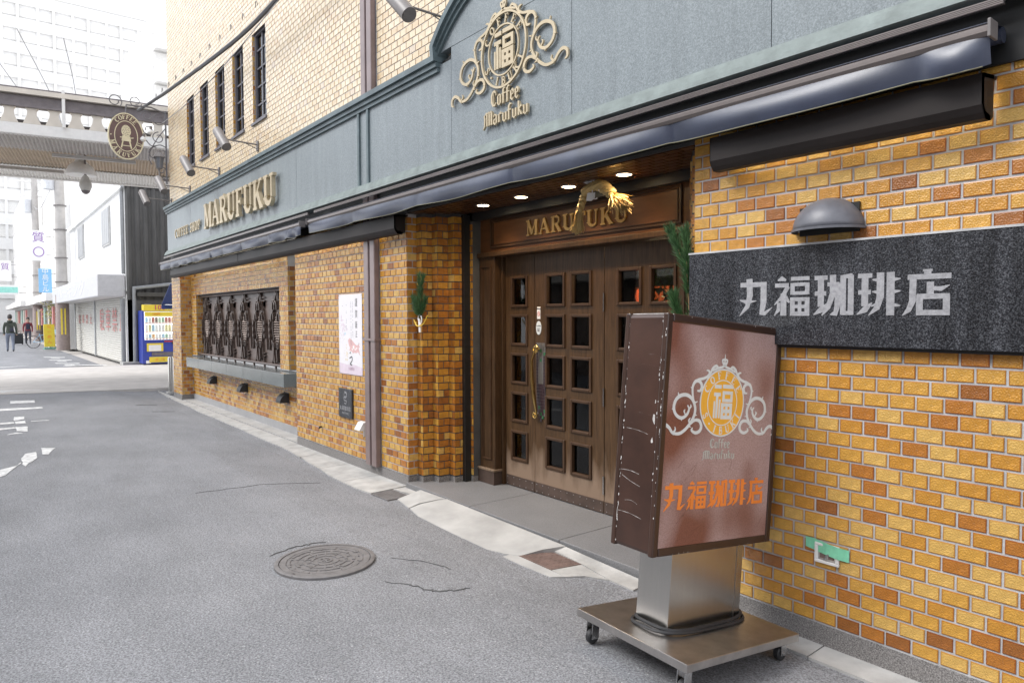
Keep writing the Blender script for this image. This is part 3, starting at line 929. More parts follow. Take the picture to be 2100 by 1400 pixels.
def door_wood():
    m = mat('door_wood', (0.068, 0.037, 0.017), rough=0.5, var=0.36, scale=6, bump=0.12, bscale=30, stretch=(9, 9, .8), spec=.3)
    # the lower part is bleached by weather: a worn band of pale wood grain near the bottom
    nt = m.node_tree; b = nt.nodes['Principled BSDF']
    src = b.inputs['Base Color'].links[0].from_socket
    tc = [n for n in nt.nodes if n.type == 'TEX_COORD'][0]
    sp = nt.nodes.new('ShaderNodeSeparateXYZ'); nt.links.new(tc.outputs['Object'], sp.inputs[0])
    n = nt.nodes.new('ShaderNodeTexNoise'); n.inputs['Scale'].default_value = 4; n.inputs['Detail'].default_value = 5
    mp = nt.nodes.new('ShaderNodeMapping'); mp.inputs['Scale'].default_value = (3, 3, .9)
    nt.links.new(tc.outputs['Object'], mp.inputs[0]); nt.links.new(mp.outputs[0], n.inputs['Vector'])
    ma = nt.nodes.new('ShaderNodeMath'); ma.operation = 'MULTIPLY_ADD'
    nt.links.new(n.outputs['Fac'], ma.inputs[0]); ma.inputs[1].default_value = -.5
    nt.links.new(sp.outputs['Z'], ma.inputs[2])
    r = nt.nodes.new('ShaderNodeValToRGB')
    r.color_ramp.elements[0].position = .0; r.color_ramp.elements[0].color = (1, 1, 1, 1)
    r.color_ramp.elements[1].position = .24; r.color_ramp.elements[1].color = (0, 0, 0, 1)
    nt.links.new(ma.outputs[0], r.inputs[0])
    mx = nt.nodes.new('ShaderNodeMixRGB'); mx.inputs[2].default_value = (.215, .15, .105, 1)
    nt.links.new(r.outputs[0], mx.inputs[0]); nt.links.new(src, mx.inputs[1]); nt.links.new(mx.outputs[0], b.inputs['Base Color'])
    rr = nt.nodes.new('ShaderNodeMapRange'); rr.inputs[3].default_value = .40; rr.inputs[4].default_value = .75
    nt.links.new(r.outputs[0], rr.inputs[0]); nt.links.new(rr.outputs[0], b.inputs['Roughness'])
    return m
M_door = door_wood()
d1 = door(-3.52, -3.093, [(-3.43, -3.19)])
d2 = door(-3.088, -2.218, [(-2.932, -2.685), (-2.606, -2.360)])
d3 = door(-2.210, -1.385, [(-2.068, -1.82), (-1.735, -1.49)])
for z in (1.79, 1.02, .30):
    h = MB().tube([(-2.214, .68, z - .075), (-2.214, .68, z + .075)], .007, 8)
    h.build('hinge', M_chrome, d2)
# long brass pull and leaded back plate on the middle door
b = MB()
path = []
for k in range(30):
    a = R(-60 + k * 16.5); r_ = .012 + .028 * k / 29
    path.append((-3.035 + r_ * math.cos(a), .648, 1.385 + r_ * math.sin(a)))
path += [(-3.075, .640, 1.28), (-3.062, .632, 1.12), (-3.04, .632, .97), (-3.02, .642, .84)]
for k in range(26):
    a = R(-10 - k * 17); r_ = .032 * (1 - k / 30)
    path.append((-3.05 + r_ * math.cos(a), .648, .79 + r_ * math.sin(a)))
rr = [.009] * 30 + [.013, .018, .019, .014] + [.008] * 26
b.tube(path, rr, 8)
b.tube([(-3.02, .69, 1.385), (-3.035, .648, 1.385)], .008, 6).tube([(-3.04, .69, .79), (-3.04, .648, .79)], .008, 6)
b.build('handle', M_brass, d2, smooth=True)
M_lead = mat('leaded_glass', (.045, .03, .035), rough=.15, var=.2, scale=30)
M_lead2 = mat('leaded_glass_green', (.03, .12, .05), rough=.15, var=.2)
M_came = mat('lead_came', (.20, .19, .18), rough=.4, metal=.6, var=.1)
b = MB()
cs = .024
shape = [(k, [c for c in range(-2, 3) if abs(c) + (0 if 4 < k < 22 else (5 - k if k <= 4 else k - 21)) * .6 < 2.9]) for k in range(0, 27)]
for k, cc in shape:
    for c in cc:
        x = -2.998 + c * cs; z = .70 + k * .0285
        b.box(x - cs / 2 + .001, x + cs / 2 - .001, .682, .688, z + .001, z + .0275, 2 if (k, c) in ((3, 0), (4, 2), (5, -1), (23, 0), (22, 2), (20, 0), (2, 1)) else (1 if (k > 12 and abs(c) < 2) else 0))
b.box(-3.062, -2.936, .6855, .6895, .78, 1.44, 1)
b.build('back_plate', [M_lead, M_came, M_lead2], d2)
b = MB().box(-3.052, -3.008, .686, .6885, 1.655, 1.765)
st = b.build('smoking_notice', M_paper, d2)
b = MB(); fn = lambda u, v, d: (-3.03 + u, .686 - d, 1.70 + v)
b.ribbon(arc(0, 0, .015, .019, 0, 360, 20), .004, fn, 0, .0012); b.ribbon([(-.011, .013), (.011, -.013)], .004, fn, 0, .0013)
b.build('no_smoking_symbol', M_red, d2)
text_mesh('喫煙専用', .013, 'notice_lettering', M_black, d2, lambda x, y, z: (-3.03 + x, .6858 - z, 1.745 + y), .0004)
b = MB(); b.prism(arc(0, 0, .036, .062, 0, 354, 28), lambda u, v, d: (-3.03 + u, .688 - d, 1.575 + v), 0, .003)
b.build('oval_sticker', mat('sticker', (.62, .66, .68), .4), d2)
text_mesh('証', .036, 'sticker_lettering', M_black, d2, lambda x, y, z: (-3.03 + x, .6848 - z, 1.555 + y), .0004)
text_mesh('安心禁煙店', .013, 'sticker_lettering', M_black, d2, lambda x, y, z: (-3.03 + x, .6848 - z, 1.592 + y), .0004)
# dim room behind the panes
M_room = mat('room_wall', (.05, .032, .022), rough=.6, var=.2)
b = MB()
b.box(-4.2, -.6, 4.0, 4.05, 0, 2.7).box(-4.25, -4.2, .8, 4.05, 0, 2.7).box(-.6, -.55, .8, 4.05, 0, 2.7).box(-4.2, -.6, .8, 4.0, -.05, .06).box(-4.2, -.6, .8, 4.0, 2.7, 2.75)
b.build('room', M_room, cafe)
b = MB().box(-3.7, -2.3, 2.0, 2.4, .06, 1.97).build('partition', mat('orange_panel', (.42, .13, .05), .5, var=.15), cafe)
b = MB().lathe([(.001, -.09), (.07, -.06), (.09, 0), (.07, .06), (.001, .09)], c=(-2.72, 1.75, 1.87), n=14); b.build('lamp_globe', emis('red_lamp', (1, .16, .05), 1.2), cafe, smooth=True)
b = MB()
for k in range(160):
    c = Vector((-1.95 + random.gauss(0, .13), 1.15 + random.gauss(0, .07), 1.96 + random.gauss(0, .13)))
    d_ = Vector((random.gauss(0, 1), random.gauss(0, 1), random.gauss(0, 1))).normalized() * .045
    e = d_.cross(Vector((0, 1, .3))).normalized() * .02
    b.quad(tuple(c - d_), tuple(c + e), tuple(c + d_), tuple(c - e))
b.build('foliage', M_needle2, cafe)
rl = bpy.data.lights.new('room_light', 'POINT'); rl.energy = 55; rl.color = (1, .7, .4); rl.shadow_soft_size = .3
ro = bpy.data.objects.new('room_light', rl); col.objects.link(ro); ro.location = (-2.2, 1.5, 2.45); ro.parent = cafe

# ------------------------------------------------------------------ lettering
def serif_letters():
    G = {}
    def sf(x0, x1, y): return ([(x0, y), (x1, y)], .09)
    t, T = .10, .22
    G['M'] = (1.06, [([(.14, 0), (.14, 1)], t), ([(.16, .98), (.52, .08)], T), ([(.52, .08), (.84, .98)], t), ([(.90, 0), (.90, 1)], T), sf(0, .28, .045), sf(.74, 1.06, .045), sf(0, .25, .955), sf(.80, 1.06, .955)])
    G['A'] = (.98, [([(.12, .02), (.47, .98)], t), ([(.45, .98), (.82, .02)], T), ([(.22, .33), (.66, .33)], .08), sf(0, .27, .045), sf(.64, .99, .045)])
    G['R'] = (.92, [([(.2, 0), (.2, 1)], T), ([(.2, .955), (.5, .955)] + arc(.5, .73, .2, .225, 90, -90, 8) + [(.2, .505)], .12), ([(.46, .5), (.78, .03)], T), sf(.02, .40, .045), sf(.02, .25, .955), sf(.70, .95, .045)])
    G['U'] = (.94, [([(.2, 1), (.2, .3)] + arc(.47, .3, .27, .24, 180, 340, 10), [T, T] + [T - .012 * k for k in range(11)]), ([(.74, 1), (.74, .25)], t), sf(.02, .40, .955), sf(.60, .90, .955)])
    G['F'] = (.80, [([(.2, 0), (.2, 1)], T), ([(.2, .955), (.76, .955)], .09), ([(.73, .99), (.73, .74)], .06), ([(.2, .52), (.52, .52)], .09), ([(.52, .64), (.52, .40)], .06), sf(.02, .40, .045), sf(.02, .25, .955)])
    G['K'] = (.96, [([(.2, 0), (.2, 1)], T), ([(.3, .42), (.74, .96)], t), ([(.42, .58), (.80, .03)], T), sf(.02, .40, .045), sf(.02, .40, .955), sf(.60, .90, .955), sf(.66, .98, .045)])
    G['E'] = (.84, [([(.2, 0), (.2, 1)], T), ([(.2, .955), (.76, .955)], .09), ([(.74, .99), (.74, .76)], .06), ([(.2, .52), (.54, .52)], .09), ([(.54, .64), (.54, .40)], .06), ([(.2, .045), (.78, .045)], .09), ([(.77, .01), (.77, .26)], .06), sf(.02, .25, .955), sf(.02, .25, .045)])
    G['C'] = (.88, [(arc(.47, .5, .36, .45, 50, 310, 18), [.06] + [.09 + .13 * math.sin(math.pi * k / 16) for k in range(17)] + [.06]), ([(.73, .99), (.73, .70)], .06)])
    G['O'] = (.96, [(arc(.48, .5, .36, .45, 0, 360, 24), [.12 + .1 * abs(math.cos(2 * math.pi * k / 24)) for k in range(25)])])
    G['S'] = (.74, [(smooth_path([(.62, .80), (.52, .93), (.33, .95), (.17, .83), (.18, .68), (.36, .54), (.55, .43), (.62, .25), (.50, .08), (.30, .04), (.12, .18)], 3), .16), ([(.63, .99), (.63, .70)], .05), ([(.11, .3), (.11, .01)], .05)])
    G['H'] = (1.0, [([(.2, 0), (.2, 1)], T), ([(.8, 0), (.8, 1)], T), ([(.2, .52), (.8, .52)], .09), sf(.02, .40, .045), sf(.60, .99, .045), sf(.02, .40, .955), sf(.60, .99, .955)])
    G['P'] = (.84, [([(.2, 0), (.2, 1)], T), ([(.2, .955), (.5, .955)] + arc(.5, .71, .22, .245, 90, -90, 8) + [(.2, .465)], .13), sf(.02, .42, .045), sf(.02, .25, .955)])
    G['I'] = (.42, [([(.21, 0), (.21, 1)], T), sf(.02, .40, .045), sf(.02, .40, .955)])
    G['B'] = (.86, [([(.2, 0), (.2, 1)], T), ([(.2, .955), (.45, .955)] + arc(.45, .74, .2, .215, 90, -90, 8) + [(.2, .525)], .12), ([(.2, .525), (.48, .525)] + arc(.48, .285, .24, .24, 90, -90, 8) + [(.2, .045)], .13), sf(.02, .25, .955), sf(.02, .25, .045)])
    return G
SERIF = serif_letters()
def glyph(strokes, fn, d0, d1, x0, y0, sx, sy, slant=0.0, mb=None, eps=.0004):
    mb = mb or MB()
    for k, (p, w) in enumerate(strokes):
        q = [(x0 + (x + slant * y) * sx, y0 + y * sy) for x, y in p]
        sc = (sx + sy) / 2
        ww = [a * sc for a in w] if isinstance(w, (list, tuple)) else w * sc
        mb.ribbon(q, ww, fn, d0, d1 + k * eps)
    return mb
def serif_word(word, x0, x1, y0, h, fn, d0, d1, m, parent, gap=.10, eps=.0004, name='letter'):
    tot = sum(SERIF[c][0] if c in SERIF else .45 for c in word) + gap * (len(word) - 1)
    k = (x1 - x0) / tot
    x = x0
    for c in word:
        if c == ' ': x += (.45 + gap) * k; continue
        w, st = SERIF[c]
        glyph(st, fn, d0, d1, x, y0, k, h, eps=eps).build(name, m, parent)
        x += (w + gap) * k
# black letter words
def bl(x, y0, y1, w=.15):
    return ([(x - .07, y1 - .07), (x, y1 - .10), (x, y0 + .10), (x + .07, y0 + .06)], [.07, w, w, .06])
def dia(x, y, r_=.10): return ([(x - r_, y + r_ * .6), (x + r_, y - r_ * .6)], .12)
BLK = {
 'C': (.72, [([(.62, .78), (.46, .97), (.24, .92), (.13, .70), (.13, .32), (.28, .06), (.5, .04), (.66, .2)], [.05, .13, .12, .17, .17, .13, .10, .04]), ([(.34, .9), (.34, .12)], .05), ([(.56, .98), (.64, .66)], .06)]),
 'o': (.58, [bl(.13, 0, .62), bl(.43, 0, .62), ([(.08, .50), (.30, .64), (.48, .54)], .08), ([(.10, .10), (.28, -.02), (.48, .12)], .08)]),
 'f': (.44, [([(.16, 0), (.16, .84), (.30, .98), (.46, .92)], [.14, .15, .12, .03]), ([(.0, .60), (.42, .60)], .07), ([(.16, .1), (.10, -.04)], [.14, .03])]),
 'e': (.50, [bl(.13, 0, .62), ([(.10, .52), (.30, .64), (.42, .50), (.40, .36), (.14, .28)], [.06, .11, .12, .08, .04]), ([(.12, .10), (.28, -.02), (.46, .10)], [.10, .11, .03])]),
 'M': (1.02, [([(-.12, -.12), (.06, .10), (.10, .60), (.02, .80)], [.02, .10, .14, .05]), bl(.36, 0, .95), bl(.64, .0, .95), bl(.90, 0, .95), ([(.06, .72), (.30, .93), (.42, .86)], .07), ([(.40, .86), (.60, .95)], .06), ([(.66, .84), (.88, .95)], .06)]),
 'a': (.56, [bl(.42, 0, .62), ([(.08, .52), (.26, .64), (.42, .54)], .08), ([(.42, .38), (.16, .30), (.12, .12), (.26, .0), (.42, .10)], [.05, .10, .14, .10, .05])]),
 'r': (.44, [bl(.14, 0, .62), ([(.14, .50), (.30, .62), (.44, .52)], [.05, .13, .05])]),
 'u': (.60, [bl(.14, 0, .62), bl(.46, 0, .62), ([(.12, .12), (.28, -.02), (.46, .12)], .08)]),
 'l': (.3, [bl(.14, 0, .98)]),
 'k': (.54, [bl(.14, 0, .98), ([(.16, .34), (.36, .62), (.44, .52)], [.05, .11, .05]), ([(.22, .38), (.40, .10), (.52, .04)], [.06, .14, .04])]),
}
def black_word(word, x0, x1, y0, h, fn, d0, d1, m, parent, gap=.02, eps=.0003):
    tot = sum(BLK[c][0] for c in word) + gap * (len(word) - 1)
    k = (x1 - x0) / tot; x = x0
    for c in word:
        glyph(BLK[c][1], fn, d0, d1, x, y0, k, h, eps=eps).build('letter', m, parent)
        x += (BLK[c][0] + gap) * k
# brush-gothic shop name, five characters
KANJI = [
 [([(.30, 1), (.32, .55), (.24, .25), (.0, .0)], [.19, .18, .13, .02]), ([(.02, .84), (.82, .84)], .13), ([(.74, .90), (.74, .36), (.68, .03)], [.18, .18, .12]), ([(.64, .10), (.78, .06), (1.0, .22)], [.14, .10, .015]), ([(.0, .43), (.22, .37), (.52, .40)], [.02, .12, .02])],
 [([(.10, .92), (.22, .97), (.34, .92)], [.03, .12, .05]), ([(.02, .79), (.42, .79)], .11), ([(.40, .76), (.24, .50), (.0, .28)], [.12, .11, .02]), ([(.27, .58), (.27, .0)], .17), ([(.13, .34), (.12, .14), (.0, .0)], [.08, .10, .02]), ([(.33, .48), (.44, .34)], [.12, .05]), ([(.48, .95), (1, .95)], .10), ([(.53, .80), (.95, .80)], .09), ([(.53, .58), (.95, .58)], .09), ([(.53, .84), (.53, .54)], .12), ([(.94, .84), (.94, .54)], .12), ([(.47, .42), (1, .42)], .10), ([(.47, .05), (1, .05)], .11), ([(.53, .46), (.53, 0)], .13), ([(.94, .46), (.94, 0)], .13), ([(.735, .42), (.735, .05)], .10), ([(.5, .235), (.97, .235)], .09)],
 [([(.02, .94), (.36, .94)], .11), ([(.03, .55), (.33, .55)], .11), ([(.19, .94), (.19, .22)], .16), ([(.36, .30), (.20, .14), (.0, .02)], [.03, .15, .02]), ([(.50, 1.0), (.50, .55), (.38, .2), (.22, .0)], [.16, .15, .12, .03]), ([(.36, .77), (.66, .77)], .10), ([(.62, .80), (.62, .25), (.56, .0)], [.15, .14, .10]), ([(.56, .06), (.44, .02)], [.12, .03]), ([(.76, .02), (.76, .98)], .14), ([(.95, .02), (.95, .98)], .14), ([(.72, .93), (.99, .97)], .10), ([(.72, .06), (1, .06)], .10)],
 [([(.02, .94), (.36, .94)], .11), ([(.03, .55), (.33, .55)], .11), ([(.19, .94), (.19, .22)], .16), ([(.36, .30), (.20, .14), (.0, .02)], [.03, .15, .02]), ([(.55, 1), (.55, .45), (.48, .18), (.28, .0)], [.17, .17, .13, .02]), ([(.78, 1), (.78, .0)], .18), ([(.55, .82), (.36, .84)], [.12, .03]), ([(.55, .54), (.36, .56)], [.12, .03]), ([(.52, .27), (.34, .22)], [.12, .03]), ([(.78, .82), (1, .84)], [.12, .03]), ([(.78, .54), (1, .56)], [.12, .03]), ([(.78, .25), (1, .22)], [.12, .03])],
 [([(.42, 1.0), (.62, 1.0)], .05), ([(.52, 1.02), (.52, .86)], .15), ([(.10, .86), (1, .86)], .12), ([(.22, .86), (.21, .32), (.13, .12), (.0, .0)], [.15, .14, .11, .02]), ([(.58, .74), (.58, .44)], .15), ([(.58, .60), (.80, .58), (.97, .66)], [.09, .10, .02]), ([(.30, .42), (.97, .42)], .12), ([(.32, .06), (.97, .06)], .12), ([(.36, .45), (.36, 0)], .14), ([(.91, .45), (.91, 0)], .14)],
]
def kanji_word(spans, y0, h, fn, d0, d1, m, parent, eps=.0004):
    for st, (x0, x1) in zip(KANJI, spans):
        glyph(st, fn, d0, d1, x0, y0, x1 - x0, h, eps=eps).build('letter', m, parent)

# crest in units of its ring radius: scrolls given in picture units, mirrored on both sides
def C_(pts): return [((x - 557) / 168, (465 - y) / 255) for x, y in pts]
SCROLL = [
 (C_([(150, 705), (136, 690), (140, 650), (165, 635), (192, 655), (215, 688), (260, 694), (300, 665), (335, 615), (358, 560), (360, 505), (338, 450), (300, 420), (258, 424), (225, 455), (213, 510), (230, 560), (268, 584), (303, 562), (318, 520), (306, 492)]), [.03, .07, .08, .09, .08, .07, .08, .08, .08, .08, .08, .085, .09, .09, .09, .085, .08, .085, .075, .06, .03]),
 (C_([(352, 478), (338, 420), (334, 360), (352, 318), (382, 318), (398, 348), (390, 382), (368, 385)]), [.05, .06, .07, .085, .085, .08, .07, .04]),
 (C_([(338, 335), (370, 306), (412, 292), (445, 268), (444, 238), (425, 232)]), [.05, .07, .07, .07, .06, .03]),
 (C_([(425, 285), (455, 250), (470, 215), (492, 195), (505, 205), (495, 225)]), [.05, .065, .065, .07, .06, .03]),
 (C_([(470, 232), (505, 212), (540, 200), (565, 180), (575, 150), (560, 140)]), [.05, .06, .06, .06, .05, .03]),
 (C_([(335, 625), (362, 598), (395, 602), (412, 640), (402, 675), (372, 688), (345, 670), (352, 652)]), [.05, .075, .085, .085, .085, .08, .06, .03]),
 (C_([(240, 420), (236, 402)]), [.05, .01]), (C_([(212, 520), (200, 522)]), [.05, .01]), (C_([(268, 584), (272, 604)]), [.06, .01]), (C_([(318, 520), (330, 500), (326, 485)]), [.03, .05, .01]), (C_([(295, 560), (285, 535), (292, 522)]), [.03, .05, .01]),
 (C_([(215, 690), (232, 668), (228, 645)]), [.05, .05, .01]), (C_([(215, 690), (222, 705)]), [.05, .01]), (C_([(330, 625), (322, 600), (332, 580)]), [.03, .05, .01]), (C_([(318, 640), (340, 648)]), [.06, .01]), (C_([(360, 560), (376, 562)]), [.05, .01]), (C_([(358, 470), (376, 462)]), [.05, .01]), (C_([(334, 370), (320, 362)]), [.05, .01]), (C_([(404, 640), (420, 652)]), [.05, .01]),
]
FUKU = [([(-.44, .58), (-.09, .58)], .13), ([(-.46, .30), (-.11, .30)], .13), ([(-.29, .30), (-.29, -.56)], .12), ([(-.42, .05), (-.42, -.56)], .085), ([(-.15, .12), (-.15, -.56)], .085),
        ([(-.02, .60), (.52, .60)], .14), ([(-.02, .37), (.52, .37)], .12), ([(-.02, .09), (.52, .09)], .12), ([(.04, .42), (.04, .04)], .12), ([(.46, .42), (.46, .04)], .12),
        ([(-.06, -.07), (.52, -.07)], .13), ([(-.06, -.53), (.52, -.53)], .13), ([(.0, -.01), (.0, -.59)], .14), ([(.45, -.01), (.45, -.59)], .14), ([(.22, -.07), (.22, -.53)], .13), ([(-.06, -.30), (.52, -.30)], .13)]
def crest(parent, cx, cy, r_, fn, d, m, m_ring=None, m_disc=None, scr=1.0, thin=1.0):
    f2 = lambda u, v, w: fn(cx + u * r_, cy + v * r_, w)
    m_ring = m_ring or m
    if m_disc:
        b = MB(); b.prism(arc(0, 0, .99, .99, 0, 354, 60), f2, 0, .0012); b.build('disc', m_disc, parent)
    b = MB(); b.ribbon(arc(0, 0, .97, .97, 0, 360, 64), .065 * thin, f2, 0, d * 1.15); b.build('ring', m_ring, parent)
    b = MB(); b.ribbon(arc(0, 0, .655, .655, 0, 360, 54), .045 * thin, f2, 0, d); b.build('ring', m_ring, parent)
    for s in (-1, 1):
        b = MB()
        for k, (p, w) in enumerate(SCROLL):
            pp = smooth_path(p, 4)
            ww = []
            for j in range(len(w) - 1):
                ww += [w[j] + (w[j + 1] - w[j]) * q / 4 for q in range(4)]
            ww.append(w[-1])
            b.ribbon([(x * -s, y) for x, y in pp], [a * 1.15 * scr for a in ww], f2, 0, d * (.8 + .01 * k))
        b.build('scrollwork', m, parent)
    b = MB(); b.ribbon([(0, 1.08), (0, 1.42)], [.09, .01], f2, 0, d * .8); b.ribbon([(-.12, 1.27), (.0, 1.25), (.12, 1.27)], [.01, .08, .01], f2, 0, d * .82)
    b.build('finial', m, parent)
    b = MB()
    for k, (p, w) in enumerate(FUKU):
        b.ribbon([(x * .86, y * .80) for x, y in p], w * .82, f2, 0, d * (.9 + .012 * k))
    b.build('character', m, parent)
    def ring_word(chars, a0, a1, up):
        n = len(chars)
        for k, c in enumerate(chars):
            a = R(a0 + (a1 - a0) * k / (n - 1))
            ca, sa = math.cos(a), math.sin(a)
            if c == '.':
                b = MB(); b.prism([(.81 * ca + .035 * math.cos(t), .81 * sa + .035 * math.sin(t)) for t in [q * .9 for q in range(7)]], f2, 0, d); b.build('dot', m, parent); continue
            w, st = SERIF[c]
            hgt = .22; kx = .20
            def fl(u, v, wd, ca=ca, sa=sa):
                if up: x, y = ca * (.70 + v) + sa * u, sa * (.70 + v) - ca * u
                else: x, y = ca * (.92 - v) - sa * u, sa * (.92 - v) + ca * u
                return f2(x, y, wd)
            glyph(st, fl, 0, d * .85, -w * kx / 2, 0, kx, hgt, eps=d * .01).build('letter', m, parent)
    ring_word('COFFEE', 152, 32, True)
    ring_word('S.IBUKI', -152, -28, False)

FS = lambda u, v, w: (u, FY - .001 - w, v)          # on the face of the granite fascia
cr_t = thing('crest', 'gold crest with scrolls and a round 福 medallion under the arch', 'emblem', (0, 0, 0))
crest(cr_t, -2.505, 3.705, .285, lambda u, v, w: (u, FY - .014 - w, v), .018, M_gold, scr=.82, thin=.85)
cw = thing('shop_lettering', 'gold black-letter words Coffee Marufuku below the crest', 'lettering')
black_word('Coffee', -2.665, -2.315, 3.305, .118, lambda u, v, w: (u, FY - .012 - w, v), 0, .02, M_gold, cw)
black_word('Marufuku', -2.755, -2.205, 3.165, .118, lambda u, v, w: (u, FY - .012 - w, v), 0, .02, M_gold, cw)
cs_ = thing('shop_lettering', 'small raised gold words COFFEE SHOP at the far end of the fascia', 'lettering')
serif_word('COFFEE SHOP', -13.13, -11.28, 3.235, .165, lambda u, v, w: (u, FY - .02 - w, v), 0, .016, M_gold, cs_, gap=.26)
mf = thing('shop_lettering', 'large raised gold word MARUFUKU on the granite fascia', 'lettering')
serif_word('MARUFUKU', -10.80, -7.40, 3.175, .41, lambda u, v, w: (u, FY - .03 - w, v), 0, .055, M_gold, mf, gap=.06)
# raised bronze name on the transom over the doors (a part of the building)
serif_word('MARUFUKU', -3.08, -1.87, 2.395, .135, lambda u, v, w: (u, .60 - w, v), 0, .014, M_bronze_letter, tr, gap=.10)

# ------------------------------------------------------------------ black granite name plaque
pq = thing('name_plaque', 'long black granite plaque carved 丸福珈琲店 in the brick wall', 'sign', (0, 0, 1.53))
b = MB()
b.box(-.805, 4, -.055, .0, 0, .50)
b.build('stone_slab', M_black_gr, pq)
b = MB().box(-.81, 4, -.035, 0, -.016, -.001); b.build('edge_strip', M_black, pq)
b = MB().box(-.81, 4, -.058, 0, .501, .511); b.build('mortar_bead', M_mortar, pq)
M_carve = mat('carved_stone', (.31, .31, .325), rough=.8, var=.22, scale=60, bump=.4, bscale=200)
kanji_word([(-.468, -.275), (-.263, -.072), (-.050, .144), (.163, .357), (.367, .562)], .148, .197, lambda u, v, w: (u, -.0555 - w, v), 0, .0012, M_carve, pq, eps=.00008)

# small square plaque by the poster
sp_ = thing('small_plaque', 'small dark engraved stone plaque low on the brick panel under the poster', 'sign', (-5.575, -.004, .705))
box('slab', M_black_gr, sp_, -.172, .172, -.022, 0, -.165, .165, .003)
fn = lambda u, v, w: (u, -.0222 - w, v)
b = MB()
b.ribbon(smooth_path([(-.02, .13), (.04, .12), (.03, .08), (-.03, .07), (-.02, .03), (.03, .03), (.02, -.005), (-.02, .0)], 4), .008, fn, 0, .0008)
b.ribbon(arc(.005, .09, .035, .03, 0, 360, 16), .006, fn, 0, .0009)
b.build('engraved_mark', M_carve, sp_)
text_mesh('丸福珈琲店', .058, 'engraved_lettering', M_carve, sp_, lambda x, y, z: (x, -.0222 - z, y - .062), .0005)
text_mesh('MARUFUKU', .034, 'engraved_lettering', M_carve, sp_, lambda x, y, z: (x, -.0222 - z, y - .115), .0005)

# new year poster
po = thing('poster', 'white new year paper poster with brush writing and a pink boar', 'poster', (-5.458, -.0065, 1.485))
PB = lambda u, v, w: (u, -w, v)
b = MB(); b.prism([(-.297, -.447), (.297, -.447), (.297, .447), (-.297, .447)], PB, 0, .0015); b.build('sheet', mat('poster_paper', (.74, .72, .74), rough=.55, var=.03), po)
M_pk = mat('print_pink', (.66, .42, .42), .6, var=.2, scale=30)
M_lil = mat('print_lilac', (.64, .55, .62), .6, var=.1, scale=9)
M_ink = mat('print_ink', (.06, .06, .07), .6)
b = MB(); b.prism([(-.297, -.447), (.297, -.447), (.297, -.36), (.1, -.335), (-.1, -.34), (-.297, -.325)], PB, .0015, .0019); b.build('print_band', M_lil, po)
for ch, v, s in (('謹', .345, .10), ('賀', .22, .095), ('新', .10, .09), ('正', -.0, .08)):
    text_mesh(ch, s, 'brush_lettering', M_ink, po, lambda x, y, z, v=v: (x * .62 + .155, -.0017 - z, y + v), .0003)
rr_ = random.Random(3)
b = MB()
for cx_, n0, n1 in ((.065, .36, -.02), (.02, .36, -.12), (-.10, .35, .05), (-.2, .36, .30)):
    v = n0
    while v > n1:
        if rr_.random() < .8: b.box(cx_ - .006, cx_ + .007, -.0019, -.0014, v - .010, v)
        v -= .018
b.box(.20, .21, -.0019, -.0014, -.12, -.09)
b.build('small_lettering', mat('print_grey', (.33, .32, .36), .6), po)
b = MB()
bo = [(-.06, -.07), (-.03, -.04), (.02, -.055), (.09, -.09), (.15, -.12), (.20, -.11), (.235, -.13), (.205, -.15), (.235, -.20), (.19, -.19), (.15, -.205), (.1, -.20), (.06, -.21), (.03, -.19), (-.03, -.18), (-.01, -.15), (-.04, -.12)]
b.prism(bo, PB, .0015, .0019)
b.ribbon([(.2, -.12), (.24, -.09)], [.012, .003], PB, .0015, .0020); b.ribbon([(.2, -.19), (.25, -.23)], [.014, .003], PB, .0015, .0020)
b.build('boar_print', M_pk, po)
b = MB()
for x, y, q in ((.08, -.14, .02), (.12, -.165, .014), (.16, -.15, .013), (.05, -.165, .012)):
    b.prism([(x + q * math.cos(t), y + q * math.sin(t)) for t in [k * .7 for k in range(9)]], PB, .0019, .0022)
b.build('print_spot', M_paper, po)
for nm, cx_, cy_, sd, n, m in (('blossom_print', -.19, .05, .06, 40, M_lil), ('blossom_print', -.10, -.2, .04, 18, mat('print_tan', (.66, .58, .47), .6)), ('bird_print', -.16, -.01, .015, 6, mat('print_blue', (.45, .62, .72), .6))):
    b = MB()
    for k in range(n):
        x, y, q = max(-.27, cx_ + rr_.gauss(0, sd * .7)), cy_ + rr_.gauss(0, sd), rr_.uniform(.005, .018)
        b.prism([(x + q * math.cos(t), y + q * math.sin(t)) for t in (0, 1.2, 2.5, 3.8, 5)], PB, .0015, .0018 + k * .00001)
    tag(b.build(nm, m, po), kind='stuff')
b = MB(); b.ribbon(smooth_path([(-.03, -.27), (.03, -.25), (.04, -.29), (-.01, -.33), (.04, -.34)], 4), [.004] + [.016] * 15 + [.004], PB, .0015, .002)
b.ribbon([(-.03, -.215), (-.0, -.20), (.01, -.22)], [.004, .014, .004], PB, .0015, .002)
b.build('brush_mark', M_ink, po)
text_mesh('丸福珈琲店', .04, 'print_lettering', mat('print_plum', (.40, .26, .34), .6), po, lambda x, y, z: (x * .8 + .02, -.0019 - z, y - .385), .0003)
b = MB()
for x, z in ((-.285, .435), (.285, .435), (-.285, -.435), (.285, -.435)): b.lathe([(.006, 0), (.005, .002), (.001, .003)], n=8, fn=lambda X, Y, w, x=x, z=z: (x + X, -.0016 - w, z + Y))
b.build('tack', M_chrome, po)

